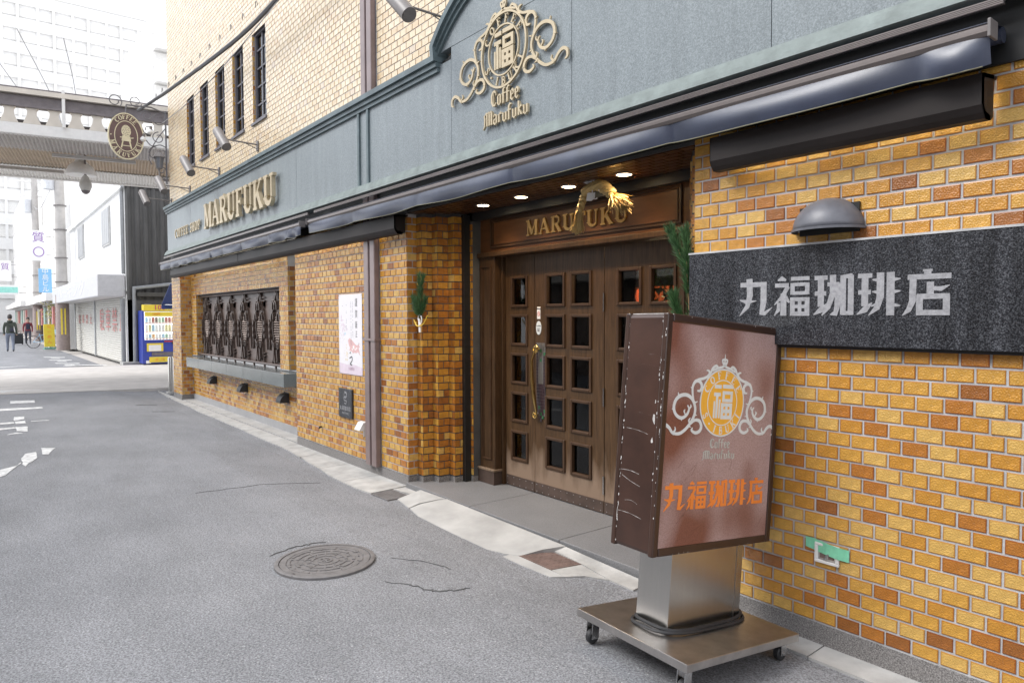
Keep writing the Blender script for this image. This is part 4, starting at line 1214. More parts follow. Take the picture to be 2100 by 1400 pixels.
# ------------------------------------------------------------------ wall lamp, outlet, vents
wl = thing('wall_lamp', 'grey half-dome wall lamp above the black granite plaque', 'wall lamp', (0, -.005, 2.10))
b = MB(); n = 22; m_ = 10
for i in range(m_ + 1):
    el = R(90 * i / m_)
    for j in range(n + 1):
        az = R(180 + 180 * j / n)
        b.v.append((.172 * math.cos(az) * math.cos(el), .165 * math.sin(az) * math.cos(el), .155 * math.sin(el)))
for i in range(m_):
    for j in range(n):
        a = i * (n + 1) + j
        b.f.append((a, a + 1, a + n + 2, a + n + 1)); b.m.append(0)
sh = b.build('lamp_shade', M_lamp, wl, smooth=True)
so = sh.modifiers.new('thickness', 'SOLIDIFY'); so.thickness = .006
b = MB(); b.ribbon(arc(0, 0, .173, .166, 180, 360, 24), .010, lambda u, v, w: (u, v, w), -.008, .004); b.build('rim', M_lamp, wl)
MB().box(-.15, .15, -.012, .0, -.02, .12).build('back_plate', M_black, wl)
b = MB().tube([(-.08, -.07, .04), (.08, -.07, .04)], .02, 8); b.build('lamp_holder', M_white, wl)

ou = thing('wall_outlet', 'white wall outlet half covered by pale green tape low on the brick wall', 'outlet', (.012, -.006, .487))
b = MB().box(-.062, .062, -.014, 0, .036, .05).box(-.062, .062, -.014, 0, -.05, -.036).box(-.062, -.044, -.014, 0, -.036, .036).box(.044, .062, -.014, 0, -.036, .036)
b.build('cover_frame', M_offwhite, ou, bevel=.003)
box('socket', M_steel_dk, ou, -.044, .044, -.006, 0, -.036, .036)
b = MB()
for x in (-.022, .022): b.box(x - .014, x + .014, -.009, -.006, -.024, .0)
b.build('socket_hole', M_rust, ou)
b = MB().tube([(-.012, -.012, -.03), (.004, -.02, -.005), (.016, -.012, .005)], .005, 6); b.build('latch', M_chrome, ou)
b = MB()
g_ = [(-.115, .062), (-.07, .064), (.0, .058), (.06, .05), (.108, .044)]
g2 = [(-.115, .012), (-.07, .006), (.0, -.002), (.06, -.01), (.108, -.016)]
dd = [-.001, -.004, -.0175, -.0175, -.001]
for k in range(4):
    b.quad((g2[k][0], dd[k], g2[k][1]), (g2[k + 1][0], dd[k + 1], g2[k + 1][1]), (g_[k + 1][0], dd[k + 1], g_[k + 1][1]), (g_[k][0], dd[k], g_[k][1]))
tape = b.build('tape', M_tape, ou)
so = tape.modifiers.new('thickness', 'SOLIDIFY'); so.thickness = .0008

vw = thing('vent_hood', 'white plastic vent cap low on the brick panel beside the downpipe', 'vent', (-5.13, -.005, .47))
b = MB()
pr = [(-.0, .08), (-.05, .075), (-.095, .0), (-.095, -.012), (.0, -.012)]
b.prism(pr, lambda u, v, w: (w, u, v), -.065, .065)
b.build('hood', M_offwhite, vw, bevel=.008)
MB().box(.045, .06, -.04, 0, -.075, -.012).build('bracket', M_offwhite, vw)
nl = tag(MB().tube([(-6.3, .0, .345), (-6.3, -.03, .345), (-6.3, -.035, .325)], .012, 7).build('wall_hook', M_black), 'tiny black hook on the lower brick panel left of the plaque', 'hook')
lbl = ['black quarter-round vent under the far end of the window sill', 'black quarter-round vent under the middle of the window sill', 'black quarter-round vent under the near end of the window sill']
vp = None
for x, l in zip((-11.72, -9.92, -8.07), lbl):
    if vp is None:
        vp = thing('vent_cowl', l, 'vent', (x, .215, .46), 'vents under the window sill')
        b = MB(); b.prism([(0, 0)] + [(-.13 * math.cos(R(t)), .13 * math.sin(R(t))) for t in range(0, 91, 15)], lambda u, v, w: (w, u, v), -.09, .09)
        b.build('hood', M_rubber, vp)
        MB().box(-.10, .10, -.005, 0, -.01, .14).build('back_plate', M_rubber, vp)
    else:
        c = copy_tree(vp); c.location.x = x; c['label'] = l

# ------------------------------------------------------------------ awnings and light boxes
def awning(x0, x1, name, label, seed):
    rg = random.Random(seed)
    t = thing(name, label, 'awning', ((x0 + x1) / 2, -.12, 2.73), 'retracted awnings under the fascia')
    ox, oy, oz = t.location
    L = (x1 - x0) / 2
    # front bar: ribbed oval extrusion
    prof = []
    for k in range(20):
        a = 2 * math.pi * k / 20
        r_ = 1 + (.05 if k % 2 else 0)
        prof.append((-.085 + .030 * math.cos(a) * r_, .055 + .030 * math.sin(a) * r_))
    b = MB(); b.prism(prof, lambda u, v, w: (w, u, v), -L, L)
    b.build('front_bar', M_bar, t)
    MB().box(L, L + .012, -.125, -.045, .02, .09).build('end_cap', M_spot, t, bevel=.003)
    MB().box(-L - .012, -L, -.125, -.045, .02, .09).build('end_cap', M_spot, t, bevel=.003)
    # canvas from the roll over the bar
    n = max(40, int((x1 - x0) / .05))
    b = MB()
    rows = [(.07, .100), (.0, .096), (-.05, .093), (-.085, .0895), (-.112, .076)]
    for i in range(n + 1):
        x = -L + (x1 - x0) * i / n
        for k, (y, z) in enumerate(rows):
            b.v.append((x, y, z + .0008 * math.sin(i * .13 + k) * (0 < k < 3)))
    m_ = len(rows)
    for i in range(n):
        for k in range(m_ - 1):
            a = i * m_ + k
            b.f.append((a, a + 1, a + m_ + 1, a + m_)); b.m.append(0)
    b.build('canvas', M_fabric, t, smooth=True)
    # valance: gathered folds and a wavy hem
    b = MB(); m_ = 9
    n = max(60, int((x1 - x0) / .025))
    knots = []
    x = -L
    while x < L:
        knots.append(x); x += rg.uniform(.7, 1.5) if x1 > -5 else rg.uniform(.7, 1.2)
    knots.append(L)
    for i in range(n + 1):
        x = -L + (x1 - x0) * i / n
        j = max(k for k in range(len(knots)) if knots[k] <= x + 1e-6); j = min(j, len(knots) - 2)
        f = (x - knots[j]) / (knots[j + 1] - knots[j])
        sag = math.sin(math.pi * min(1, f)) ** .7
        lift = .018 * (1 - sag)
        fold = 1.0 if x1 > -5 else 1.8
        for k in range(m_):
            q = k / (m_ - 1)
            drop = .135 * q - lift * q
            y = -.10 - .018 * math.sin(math.pi * q) * sag - q * (.012 * math.sin(f * 6.28 + j) * fold + .022 * sag - .012) + .006 * q * math.sin(f * 9 + j * 2.1) * fold
            b.v.append((x, y, .045 - drop))
    for i in range(n):
        for k in range(m_ - 1):
            a = i * m_ + k
            b.f.append((a, a + 1, a + m_ + 1, a + m_)); b.m.append(0)
    v = b.build('valance', M_fabric, t, smooth=True)
    b = MB()
    hem = []
    for i in range(0, n + 1, 2):
        p = v.data.vertices[i * m_ + m_ - 1].co
        hem.append((p.x, p.y, p.z))
    b.tube(hem, .0028, 5); b.build('hem', mat('hem_thread', (.20, .19, .12), .7), v)
    # roll and cassette rail
    b = MB().tube([(-L, .055, .070), (L, .055, .070)], .032, 12); b.build('fabric_roll', M_fabric, t, smooth=True)
    b = MB()
    b.box(-L - .02, L + .02, -.02, .0, .167, .197)
    for k in range(4): b.box(-L - .02, L + .02, -.0225, -.02, .1695 + k * .007, .1735 + k * .007)
    b.build('cassette_rail', M_bar, t)
    return t
aw_r = awning(-6.10, .735, 'awning', 'long dark navy awning rolled up above the doors, gathered valance', 5)
aw_l = awning(-14.0, -6.33, 'awning', 'dark navy awning rolled up above the window grille at the far end', 9)
box('awning_gap_shade', M_black, cafe, -13.95, 4, -.02, -.004, 2.70, 2.95)  # black board paints in the shade of the gap behind the awnings
b = MB().box(1.15, 1.6, -.16, -.02, 2.76, 2.92); b.build('awning_bracket', M_black, cafe)

def light_box(x0, x1, label):
    t = thing('light_box', label, 'light fitting', ((x0 + x1) / 2, -.002, 2.47), 'brown light troughs washing the brick wall')
    L = (x1 - x0) / 2
    pr = [(-.135, .02), (-.15, .05), (-.15, .175), (-.0, .19), (-.0, .175), (-.135, .16), (-.135, .055), (-.12, .03), (-.06, .02), (-.06, .0), (-.115, .0)]
    b = MB()
    b.prism(pr, lambda u, v, w: (w, u, v), -L, L)
    b.build('trough', M_trough, t)
    for s, nm in ((-1, 'end_plate'), (1, 'end_plate')):
        b = MB(); b.prism([(-.06, .0), (-.115, .0), (-.135, .02), (-.15, .05), (-.15, .175), (-.03, .19), (-.03, .02)], lambda u, v, w: (w, u, v), s * L, s * (L - .004)); b.build(nm, M_trough, t)
    b = MB(); x = -L + .1
    while x + .55 < L:
        b.tube([(x, -.085, .09), (x + .55, -.085, .09)], .013, 8); x += .62
    b.build('tube_lamp', M_tube, t)
    return t
light_box(-.60, .695, 'dark brown light trough on the right wall above the wall lamp')
light_box(-9.0, -4.16, 'dark brown light trough over the poster panel, nearer of the left pair')
light_box(-13.42, -9.01, 'dark brown light trough over the window grille, far one of the left pair')

# four downlights in the brick soffit
for k, (x, l) in enumerate(((-3.32, 'lit round downlight at the left end over the entrance'), (-2.78, 'lit round downlight second from the left over the entrance'), (-2.20, 'lit round downlight beside the straw rope over the entrance'), (-1.63, 'lit round downlight at the right end over the entrance'))):
    t = thing('downlight', l, 'downlight', (x, .285, 2.672), 'downlights over the entrance')
    b = MB().lathe([(.062, 0), (.062, -.006), (.052, -.006), (.048, .0)], n=24); b.build('trim_ring', M_white, t)
    b = MB(); b.prism(arc(0, 0, .050, .050, 0, 345, 23), lambda u, v, w: (u, v, w), -.004, -.002); b.build('lens', M_warm, t)
    ld = bpy.data.lights.new('downlight_lamp', 'SPOT'); ld.energy = 13; ld.spot_size = R(120); ld.spot_blend = .8; ld.color = (1, .72, .42); ld.shadow_soft_size = .05
    lo = bpy.data.objects.new('downlight_lamp', ld); col.objects.link(lo); lo.parent = t; lo.location = (0, 0, -.02)

# ------------------------------------------------------------------ standing sign on casters
SGN = thing('standing_sign', 'worn brown illuminated sign box on a wheeled stainless steel stand', 'sign', (-.398, -.595, .170), rot=(0, 0, 0))
SGN.rotation_mode = 'XYZ'
SGN.matrix_world = Matrix.Translation((-.398, -.595, .170)) @ Matrix.Rotation(1.509, 4, 'Z') @ Matrix.Rotation(-.009, 4, 'X') @ Matrix.Rotation(.100, 4, 'Y')
bw, bd = .809, .715
bp_ = box('base_plate', M_steel_dk, SGN, -bw / 2, bw / 2, -bd / 2, bd / 2, -.038, 0, .003)
ped = MB().box(-.265 + .029, .265 + .029, -.102 + .013, .102 + .013, 0.0, .385).build('pedestal', M_steel, SGN, bevel=.002)
b = MB().box(.262 - .02, .264 - .015, -.0905, -.0893, .005, .38); b.build('seam', M_steel_dk, ped)
for sx in (-1, 1):
    for sy in (-1, 1):
        x, y = sx * (bw / 2 - .06), sy * (bd / 2 - .06)
        # stand height differs: the road rises away from the wall
        wp = SGN.matrix_world @ Vector((x, y, -.038))
        hh = max(.075, wp.z - ground(wp.y))
        c = MB().box(x - .038, x + .038, y - .038, y + .038, -.044, -.0385).build('caster', M_chrome, SGN)
        rw = .036
        b = MB()
        for k in (-1, 1):
            b.box(x - .022, x + .022, y + k * .021 - .002, y + k * .021 + .002, -.038 - hh + rw - .008, -.05)
        b.tube([(x, y, -.06), (x, y, -.040)], .016, 10)
        b.box(x - .022, x + .022, y - .023, y + .023, -.058, -.052)
        b.build('fork', M_chrome, c)
        b = MB(); zc = -.038 - hh + rw
        b.lathe([(.004, -.016), (rw - .006, -.016), (rw, -.010), (rw, .010), (rw - .006, .016), (.004, .016)], n=20, fn=lambda X, Y, w, x=x, y=y, zc=zc: (x + X, y + w, zc + Y))
        b.build('wheel', M_rubber, c, smooth=True)
        b = MB().tube([(x, y - .026, zc), (x, y + .026, zc)], .008, 8); b.build('axle', M_chrome, c)
def cable_loop(rx, ry, ph, z):
    return [(.029 + (rx + .006 * math.sin(a + ph)) * math.copysign(abs(math.cos(a)) ** .55, math.cos(a)), .013 + (ry + .006 * math.cos(a + ph)) * math.copysign(abs(math.sin(a)) ** .55, math.sin(a)), z + .004 * math.sin(2 * a + ph)) for a in [k * .2 for k in range(33)]]
b = MB()
b.tube(smooth_path(cable_loop(.312, .152, .3, .010), 2), .0085, 8)
b.tube(smooth_path(cable_loop(.300, .138, 1.9, .024), 2), .0085, 8)
b.build('power_cable', M_rubber, SGN, smooth=True)
# cabinet
bxw, bxd, z0_, hh_ = .868, .273, .383, 1.105
cx_, cy_ = .029, .013
M_cab = mat('brown_enamel', (.042, .020, .013), rough=.34, var=.2, scale=5, coat=.15)
def worn_enamel():
    m = mat('worn_brown_enamel', (.046, .021, .014), rough=.33, var=.35, scale=3.2, coat=.2)
    nt = m.node_tree; bs = nt.nodes['Principled BSDF']; src = bs.inputs['Base Color'].links[0].from_socket
    tc = [n for n in nt.nodes if n.type == 'TEX_COORD'][0]
    mp = nt.nodes.new('ShaderNodeMapping'); mp.inputs['Scale'].default_value = (1.2, 1.2, 26); mp.inputs['Rotation'].default_value = (.12, .2, 0)
    n = nt.nodes.new('ShaderNodeTexNoise'); n.inputs['Scale'].default_value = 2.6; n.inputs['Detail'].default_value = 6; n.inputs['Roughness'].default_value = .7
    r = nt.nodes.new('ShaderNodeValToRGB'); r.color_ramp.elements[0].position = .665; r.color_ramp.elements[0].color = (0, 0, 0, 1); r.color_ramp.elements[1].position = .70; r.color_ramp.elements[1].color = (.6, .6, .6, 1)
    mx = nt.nodes.new('ShaderNodeMixRGB'); mx.inputs[2].default_value = (.42, .38, .36, 1)
    nt.links.new(tc.outputs['Object'], mp.inputs[0]); nt.links.new(mp.outputs[0], n.inputs['Vector']); nt.links.new(n.outputs['Fac'], r.inputs[0])
    nt.links.new(r.outputs[0], mx.inputs[0]); nt.links.new(src, mx.inputs[1]); nt.links.new(mx.outputs[0], bs.inputs['Base Color'])
    return m
M_cabw = worn_enamel()
X0, X1, Y0, Y1, Z0, Z1 = cx_ - bxw / 2, cx_ + bxw / 2, cy_ - bxd / 2, cy_ + bxd / 2, z0_, z0_ + hh_
cab = MB().box(X0, X1, Y0 + .012, Y1 - .012, Z0, Z1).build('cabinet', M_cabw, SGN, bevel=.02)
ft = .036
for yy, s in ((Y0, 1), (Y1, -1)):
    b = MB(); ya, yb = (yy, yy + .030) if s == 1 else (yy - .030, yy)
    b.box(X0 - .003, X0 + ft, ya, yb, Z0 - .003, Z1 + .003).box(X1 - ft, X1 + .003, ya, yb, Z0 - .003, Z1 + .003).box(X0 + ft, X1 - ft, ya, yb, Z0 - .003, Z0 + ft).box(X0 + ft, X1 - ft, ya, yb, Z1 - ft, Z1 + .003)
    b.build('frame', M_cab, SGN, bevel=.007)
b = MB().box(X0 + ft - .006, X1 - ft + .006, Y0 + .006, Y0 + .0115, Z0 + ft - .006, Z1 - ft + .006)
def panel_mat():
    m = bpy.data.materials.new('sign_panel'); m.use_nodes = True
    nt = m.node_tree; bs = nt.nodes['Principled BSDF']; bs.inputs['Roughness'].default_value = .42
    tc = nt.nodes.new('ShaderNodeTexCoord')
    mp = nt.nodes.new('ShaderNodeMapping'); mp.inputs['Scale'].default_value = (2.9, 1, 1.9); mp.inputs['Location'].default_value = (.4, .0, .3)
    n = nt.nodes.new('ShaderNodeTexNoise'); n.inputs['Scale'].default_value = 1.25; n.inputs['Detail'].default_value = 1.2; n.inputs['Roughness'].default_value = .4
    r = nt.nodes.new('ShaderNodeValToRGB')
    r.color_ramp.elements[0].position = .36; r.color_ramp.elements[0].color = (.215, .082, .055, 1)
    r.color_ramp.elements[1].position = .60; r.color_ramp.elements[1].color = (.44, .305, .285, 1)  # pale tone paints the sky's reflection into the panel
    n2 = nt.nodes.new('ShaderNodeTexNoise'); n2.inputs['Scale'].default_value = 160; n2.inputs['Detail'].default_value = 2
    r2 = nt.nodes.new('ShaderNodeValToRGB'); r2.color_ramp.elements[0].position = .35; r2.color_ramp.elements[0].color = (.8, .76, .74, 1); r2.color_ramp.elements[1].position = .6; r2.color_ramp.elements[1].color = (1.05, 1.05, 1.05, 1)
    mx = nt.nodes.new('ShaderNodeMixRGB'); mx.blend_type = 'MULTIPLY'; mx.inputs[0].default_value = 1
    nt.links.new(tc.outputs['Object'], mp.inputs[0]); sx = nt.nodes.new('ShaderNodeSeparateXYZ'); nt.links.new(tc.outputs['Object'], sx.inputs[0])
    ad = nt.nodes.new('ShaderNodeMath'); ad.operation = 'MULTIPLY_ADD'; ad.inputs[1].default_value = .30
    nt.links.new(sx.outputs['X'], ad.inputs[0]); nt.links.new(n.outputs['Fac'], ad.inputs[2])
    nt.links.new(mp.outputs[0], n.inputs['Vector']); nt.links.new(ad.outputs[0], r.inputs[0])
    nt.links.new(tc.outputs['Object'], n2.inputs['Vector']); nt.links.new(n2.outputs['Fac'], r2.inputs[0])
    nt.links.new(r.outputs[0], mx.inputs[1]); nt.links.new(r2.outputs[0], mx.inputs[2]); nt.links.new(mx.outputs[0], bs.inputs['Base Color'])
    return m
fp = b.build('face_panel', panel_mat(), SGN)
FP = lambda u, v, w: (u, Y0 + .0057 - w, v)
M_sgw = mat('sign_white', (.72, .74, .72), rough=.4, var=.06)
M_sgt = mat('sign_tarnish', (.50, .50, .45), rough=.4, var=.25, scale=30)
crest(fp, .018, 1.091, .167, FP, .0016, M_sgw, None, M_amber, thin=.7)
for ch in fp.children:
    if ch.name.startswith('letter') and 'COFFEE': pass
black_word('Coffee', -.056, .094, .872, .044, FP, 0, .0014, M_sgt, fp, eps=.00004)
black_word('Marufuku', -.100, .137, .818, .044, FP, 0, .0014, M_sgt, fp, eps=.00004)
kx = [-.348 + .7286 * k for k in (0, .2, .41, .617, .815)]
kanji_word([(-.348, -.205), (-.193, -.060), (-.045, .092), (.104, .244), (.258, .384)], .585, .128, FP, 0, .0015, M_orange, fp, eps=.00004)
# chipped paint along the cabinet edges
M_chip = mat('bare_metal_chip', (.46, .44, .42), rough=.5, var=.3, scale=60)
rg = random.Random(11)
b = MB()
def chip(p, s, ax):
    n = rg.randint(5, 8); i = len(b.v)
    for k in range(n):
        a = 6.283 * k / n; r_ = s * rg.uniform(.5, 1.2)
        u, v = r_ * math.cos(a), 2.2 * r_ * math.sin(a)
        b.v.append((p[0], p[1] + u, p[2] + v) if ax == 'x' else (p[0] + u, p[1], p[2] + v))
    b.f.append(tuple(range(i, i + n))); b.m.append(0)
for k in range(46):
    z = Z0 + .02 + (hh_ - .04) * rg.random() ** .8
    chip((X0 - .0036, Y0 + rg.choice([.004, .026]) + rg.gauss(0, .0015), z), rg.uniform(.0012, .0042), 'x')
for k in range(40):
    z = Z0 + .02 + (hh_ - .04) * rg.random() ** .9
    chip((X0 - .0008, Y1 - .030 - abs(rg.gauss(0, .004)), z), rg.uniform(.0012, .004), 'x')
chip((X0 - .0008, Y0 + .046, Z0 + .62), .012, 'x'); chip((X0 - .0008, Y0 + .050, Z0 + .52), .007, 'x'); chip((X0 - .0008, Y0 + .042, Z0 + .70), .005, 'x')
for k in range(26):
    chip((X1 - .01 + rg.gauss(0, .008), Y0 - .0008, Z1 - .03 + rg.gauss(0, .016)), rg.uniform(.001, .0035), 'y')
for k in range(14):
    chip((X0 + .02 + rg.random() * (bxw - .04), Y0 - .0008, rg.choice([Z1 - .004, Z0 + .004])), rg.uniform(.001, .003), 'y')
b.box(X0 + .012, X1 - .012, Y0 + .034, Y1 - .034, Z1 - .002, Z1 + .0018)
b.build('chipped_paint', M_chip, cab)
b = MB()
def scratch(pts, w, fnx=lambda u, v, d: (X0 - .0005 - d, u, v)):
    p2 = smooth_path(pts, 5); b.ribbon(p2, [w * rg.uniform(.2, 1.2) for _ in p2], fnx, 0, .0004)
yc = (Y0 + Y1) / 2
for (ya, yb, za, zb_) in ((.08, -.06, .56, .545), (.1, -.02, .36, .355), (.09, -.03, .335, .30), (.06, -.02, .22, .215), (.10, -.05, .165, .155)):
    scratch([(yc + ya, Z0 + za), (yc + (ya + yb) / 2, Z0 + (za + zb_) / 2 + rg.gauss(0, .006)), (yc + yb, Z0 + zb_)], .0018)
scratch([(yc + .10, Z0 + .20), (yc + .108, Z0 + .15), (yc + .10, Z0 + .115)], .004)
b.build('scratch', M_chip, cab)
b = MB()
for k in range(26):
    u, v = rg.uniform(-.34, .38), rg.uniform(.46, .80)
    a = rg.uniform(.3, 1.4); l = rg.uniform(.02, .07)
    p2 = smooth_path([(u, v), (u + l * .5 * math.cos(a) + rg.gauss(0, .004), v + l * .5 * math.sin(a)), (u + l * math.cos(a), v + l * math.sin(a))], 3)
    b.ribbon(p2, [.0012 * rg.uniform(.3, 1.2) for _ in p2], lambda u, v, d: (u, Y0 + .0056 - d, v), 0, .0002 + k * .000004)
b.build('scratch', mat('scratch_brown', (.13, .05, .035), .5), fp)

# ------------------------------------------------------------------ manhole and grates
mh = thing('manhole_cover', 'round cast iron manhole cover with concentric pattern in the road', 'manhole', (-2.62, -1.53, .056))
RM = .325
b = MB().lathe([(RM, -.02), (RM, .010), (RM - .01, .014), (RM - .028, .014), (RM - .03, .004)], n=64); b.build('rim', M_cast, mh, smooth=True)
b = MB().lathe([(RM - .034, -.004), (RM - .034, .011), (RM - .075, .011), (RM - .077, .006), (.001, .006)], n=64); b.build('cover', M_cast, mh, smooth=True)
b = MB()
fz = lambda u, v, w: (u, v, w)
for r_, w, n in ((.235, .020, 8), (.185, .018, 8), (.135, .018, 6), (.085, .016, 6), (.04, .016, 3)):
    for k in range(n):
        a0 = 360 * k / n + (9 if r_ in (.185, .085) else 0)
        b.ribbon(arc(0, 0, r_, r_, a0 + 3, a0 + 360 / n - 3, 8), w, fz, .005, .0105)
for k in range(16):
    a = R(k * 22.5 + 6); b.ribbon([(.215 * math.cos(a), .215 * math.sin(a)), (.255 * math.cos(a), .255 * math.sin(a))], .012, fz, .005, .011)
for k in range(10):
    a = R(k * 36 + 12); b.ribbon([(.10 * math.cos(a), .10 * math.sin(a)), (.17 * math.cos(a), .17 * math.sin(a))], .010, fz, .005, .0102)
b.ribbon([(-.05, -.0), (.05, .0)], .014, fz, .005, .011); b.ribbon([(0, -.05), (0, .05)], .014, fz, .005, .0112)
tag(b.build('tread_pattern', M_cast, mh), kind='stuff')
b = MB().box(.11, .155, -.285, -.255, .0105, .0125); b.build('key_slot', M_black, mh)
# asphalt broken around the rim
b = MB()
def grate(cx0, pts, label, m):
    t = thing('drain_cover', label, 'drain cover', (cx0[0], cx0[1], 0), 'iron drain covers at the kerb')
    b = MB(); n = len(pts)
    P_ = [(p[0] - cx0[0], p[1] - cx0[1]) for p in pts]
    b.prism(P_, fz, -.03, .008); b.build('plate', m, t)
    b = MB(); A, B_, C2, D = [Vector(p) for p in P_]
    for i in range(1, 15):
        for j in range(1, 10):
            u, v = i / 15, j / 10
            q = (A * (1 - u) + D * u) * (1 - v) + (B_ * (1 - u) + C2 * u) * v
            a = R(45 if (i + j) % 2 else -45); l = .009
            b.ribbon([(q.x - l * math.cos(a), q.y - l * math.sin(a)), (q.x + l * math.cos(a), q.y + l * math.sin(a))], [.002, .002], fz, .008, .0105)
    tag(b.build('tread_stud', m, t), kind='stuff')
    return t
grate((-1.82, -.25), [(-2.005, -.368), (-1.983, -.130), (-1.617, -.143), (-1.664, -.373)], 'rusty studded drain cover in the kerb in front of the entrance', M_rust)
grate((-4.05, -.29), [(-4.20, -.395), (-4.20, -.165), (-3.905, -.15), (-3.905, -.385)], 'grey studded drain cover in the kerb by the downpipe wall', M_cast)

# ------------------------------------------------------------------ new year decorations
def pine(base, label, stems, wrap=True, lean=0.0, dens=1.0):
    t = thing('pine_branch', label, 'decoration', base, 'new year pine branches by the entrance')
    rg = random.Random(int(base[0] * -100))
    sb_, nb, nl_ = MB(), MB(), MB()
    for pts in stems:
        p = smooth_path(pts, 6); N = len(p)
        sb_.tube(p, [.006 - .004 * k / N for k in range(N)], 5)
        for k in range(N):
            f = k / (N - 1)
            if f < .25: continue
            for q in range(int(26 * dens)):
                a = rg.uniform(0, 6.283)
                tdir = (Vector(p[min(k + 1, N - 1)]) - Vector(p[max(k - 1, 0)])).normalized()
                o = Vector((math.cos(a), math.sin(a) * .7, 0))
                o = (o - tdir * o.dot(tdir)).normalized()
                d = (tdir * rg.uniform(.75, 1.3) + o * rg.uniform(.3, .75)).normalized()
                l = rg.uniform(.05, .085)
                s_ = Vector(p[k]) + tdir * rg.uniform(-.008, .008)
                e = d.cross(Vector((rg.gauss(0, 1), rg.gauss(0, 1), rg.gauss(0, 1)))).normalized() * .0019
                e_ = s_ + d * l
                e_.y = min(e_.y, .02)
                (nb if rg.random() < .65 else nl_).quad(tuple(s_ - e), tuple(s_ + e), tuple(e_ + e * .4), tuple(e_ - e * .4))
    sb_.build('stem', M_twig, t, smooth=True)
    tag(nb.build('needles', M_needle, t), kind='stuff')
    tag(nl_.build('young_needles', M_needle2, t), kind='stuff')
    return t
pl = pine((-4.035, .055, 1.63), 'pine sprig tied with white and gold cord on the left brick jamb',
     [[(0, 0, -.18), (0, 0, 0), (-.01, 0, .15), (-.005, -.01, .30), (-.02, 0, .43)], [(0, 0, .02), (.02, -.01, .18), (.035, -.01, .32), (.045, 0, .41)],
      [(0, 0, 0), (-.05, -.01, .08), (-.085, -.01, .16), (-.12, 0, .22)], [(0, 0, .02), (-.03, -.02, .1), (-.05, -.02, .2)], [(0, 0, 0), (.04, -.02, .07), (.07, -.01, .14), (.085, 0, .20)], [(0, 0, 0), (.02, -.02, .08), (.03, -.02, .14)]])
b = MB().tube([(.0, -.012, .03), (.008, -.012, -.10)], [.014, .012], 8); b.build('paper_wrap', M_paper, pl)
b = MB().tube([(.02 + .035 * math.cos(R(a)), -.02, .02 + .045 * math.sin(R(a))) for a in range(-100, 200, 20)], .005, 6); b.build('white_cord', M_paper, pl, smooth=True)
M_goldc = mat('gold_cord', (.75, .50, .05), .4)
b = MB().tube(smooth_path([(-.09, -.02, .02), (-.05, -.02, -.03), (.01, -.025, -.04), (.08, -.02, -.02), (.16, -.02, .06)], 4), .0055, 6); b.tube([(-.05, -.02, -.035), (-.058, -.02, .0)], .006, 5); b.build('gold_cord', M_goldc, pl, smooth=True)
pine((-.875, .015, 1.50), 'large pine branch hanging on the right brick jamb beside the black plaque',
     [[(.02, 0, -.05), (.05, 0, .2), (.01, -.01, .42), (-.06, -.02, .60), (-.10, -.02, .68)], [(.03, 0, .1), (.03, -.03, .35), (.02, -.03, .56), (.0, -.02, .66)], [(.04, 0, .0), (-.01, -.02, .12), (-.05, -.03, .22), (-.07, -.03, .28)], [(.04, 0, .05), (.03, .0, .3), (.05, .01, .5)], [(.03, 0, -.1), (-.02, -.02, .0), (-.06, -.02, .08)]], dens=2.6)

sh_ = thing('straw_rope', 'twisted straw rope ornament hanging from the soffit before the transom', 'decoration', (-1.95, .30, 2.60))
def twist(path, r0, n=3, rad=.012):
    P_ = smooth_path(path, 8); b = MB()
    for k in range(n):
        pp = []
        for j, q in enumerate(P_):
            a = j * .55 + 6.283 * k / n
            f = r0[0] + (r0[1] - r0[0]) * j / len(P_)
            pp.append((q[0] + f * .55 * math.cos(a), q[1] + f * .55 * math.sin(a) * .8, q[2] + f * .4 * math.sin(a + 1)))
        b.tube(pp, [(r0[0] + (r0[1] - r0[0]) * j / len(P_)) * .62 for j in range(len(P_))], 6)
    return b
twist([(-.01, 0, .04), (-.06, -.01, .0), (-.10, -.01, -.06), (-.14, -.01, -.14)], (.046, .026)).build('rope', M_straw, sh_, smooth=True)
twist([(-.05, -.02, .015), (.06, -.02, .035), (.14, -.01, .0), (.20, -.01, -.05)], (.046, .034)).build('rope', M_straw, sh_, smooth=True)
rg = random.Random(2)
def tassel(o, d, l, spread, n, m, nm, th=.0016):
    b = MB(); o, d = Vector(o), Vector(d).normalized()
    for k in range(n):
        e = (d + Vector((rg.gauss(0, spread), rg.gauss(0, spread), rg.gauss(0, spread)))).normalized()
        s = o + Vector((rg.gauss(0, .008), rg.gauss(0, .008), rg.gauss(0, .008)))
        x = e.cross(Vector((rg.gauss(0, 1), rg.gauss(0, 1), rg.gauss(0, 1)))).normalized() * th
        p = s + e * l * rg.uniform(.85, 1.05)
        b.quad(tuple(s - x), tuple(s + x), tuple(p + x), tuple(p - x))
    return tag(b.build(nm, m, sh_), kind='stuff')
tassel((.20, -.01, -.05), (.85, -.2, -.62), .20, .17, 420, M_straw, 'straw_tassel', .0022)
tassel((-.14, -.01, -.14), (-.15, 0, -1), .15, .12, 300, M_straw, 'straw_tassel', .002)
tassel((.03, .05, .07), (.5, .7, .30), .26, .07, 200, M_straw, 'straw_bundle', .003)
b = MB()
for (x, z, s) in ((-.0, .06, 0), (.03, .08, 1), (-.04, .07, 2)):
    b.quad((x - .03, -.03, z), (x + .02, -.04, z - .02), (x + .025, -.03, z + .05), (x - .02, -.02, z + .06))
b.quad((-.03, -.045, -.07), (.03, -.05, -.08), (.035, -.045, -.02), (-.02, -.04, -.01)); b.quad((.03, -.05, -.08), (.06, -.045, -.065), (.06, -.04, -.02), (.035, -.045, -.02))
b.build('paper_streamer', M_paper, sh_)
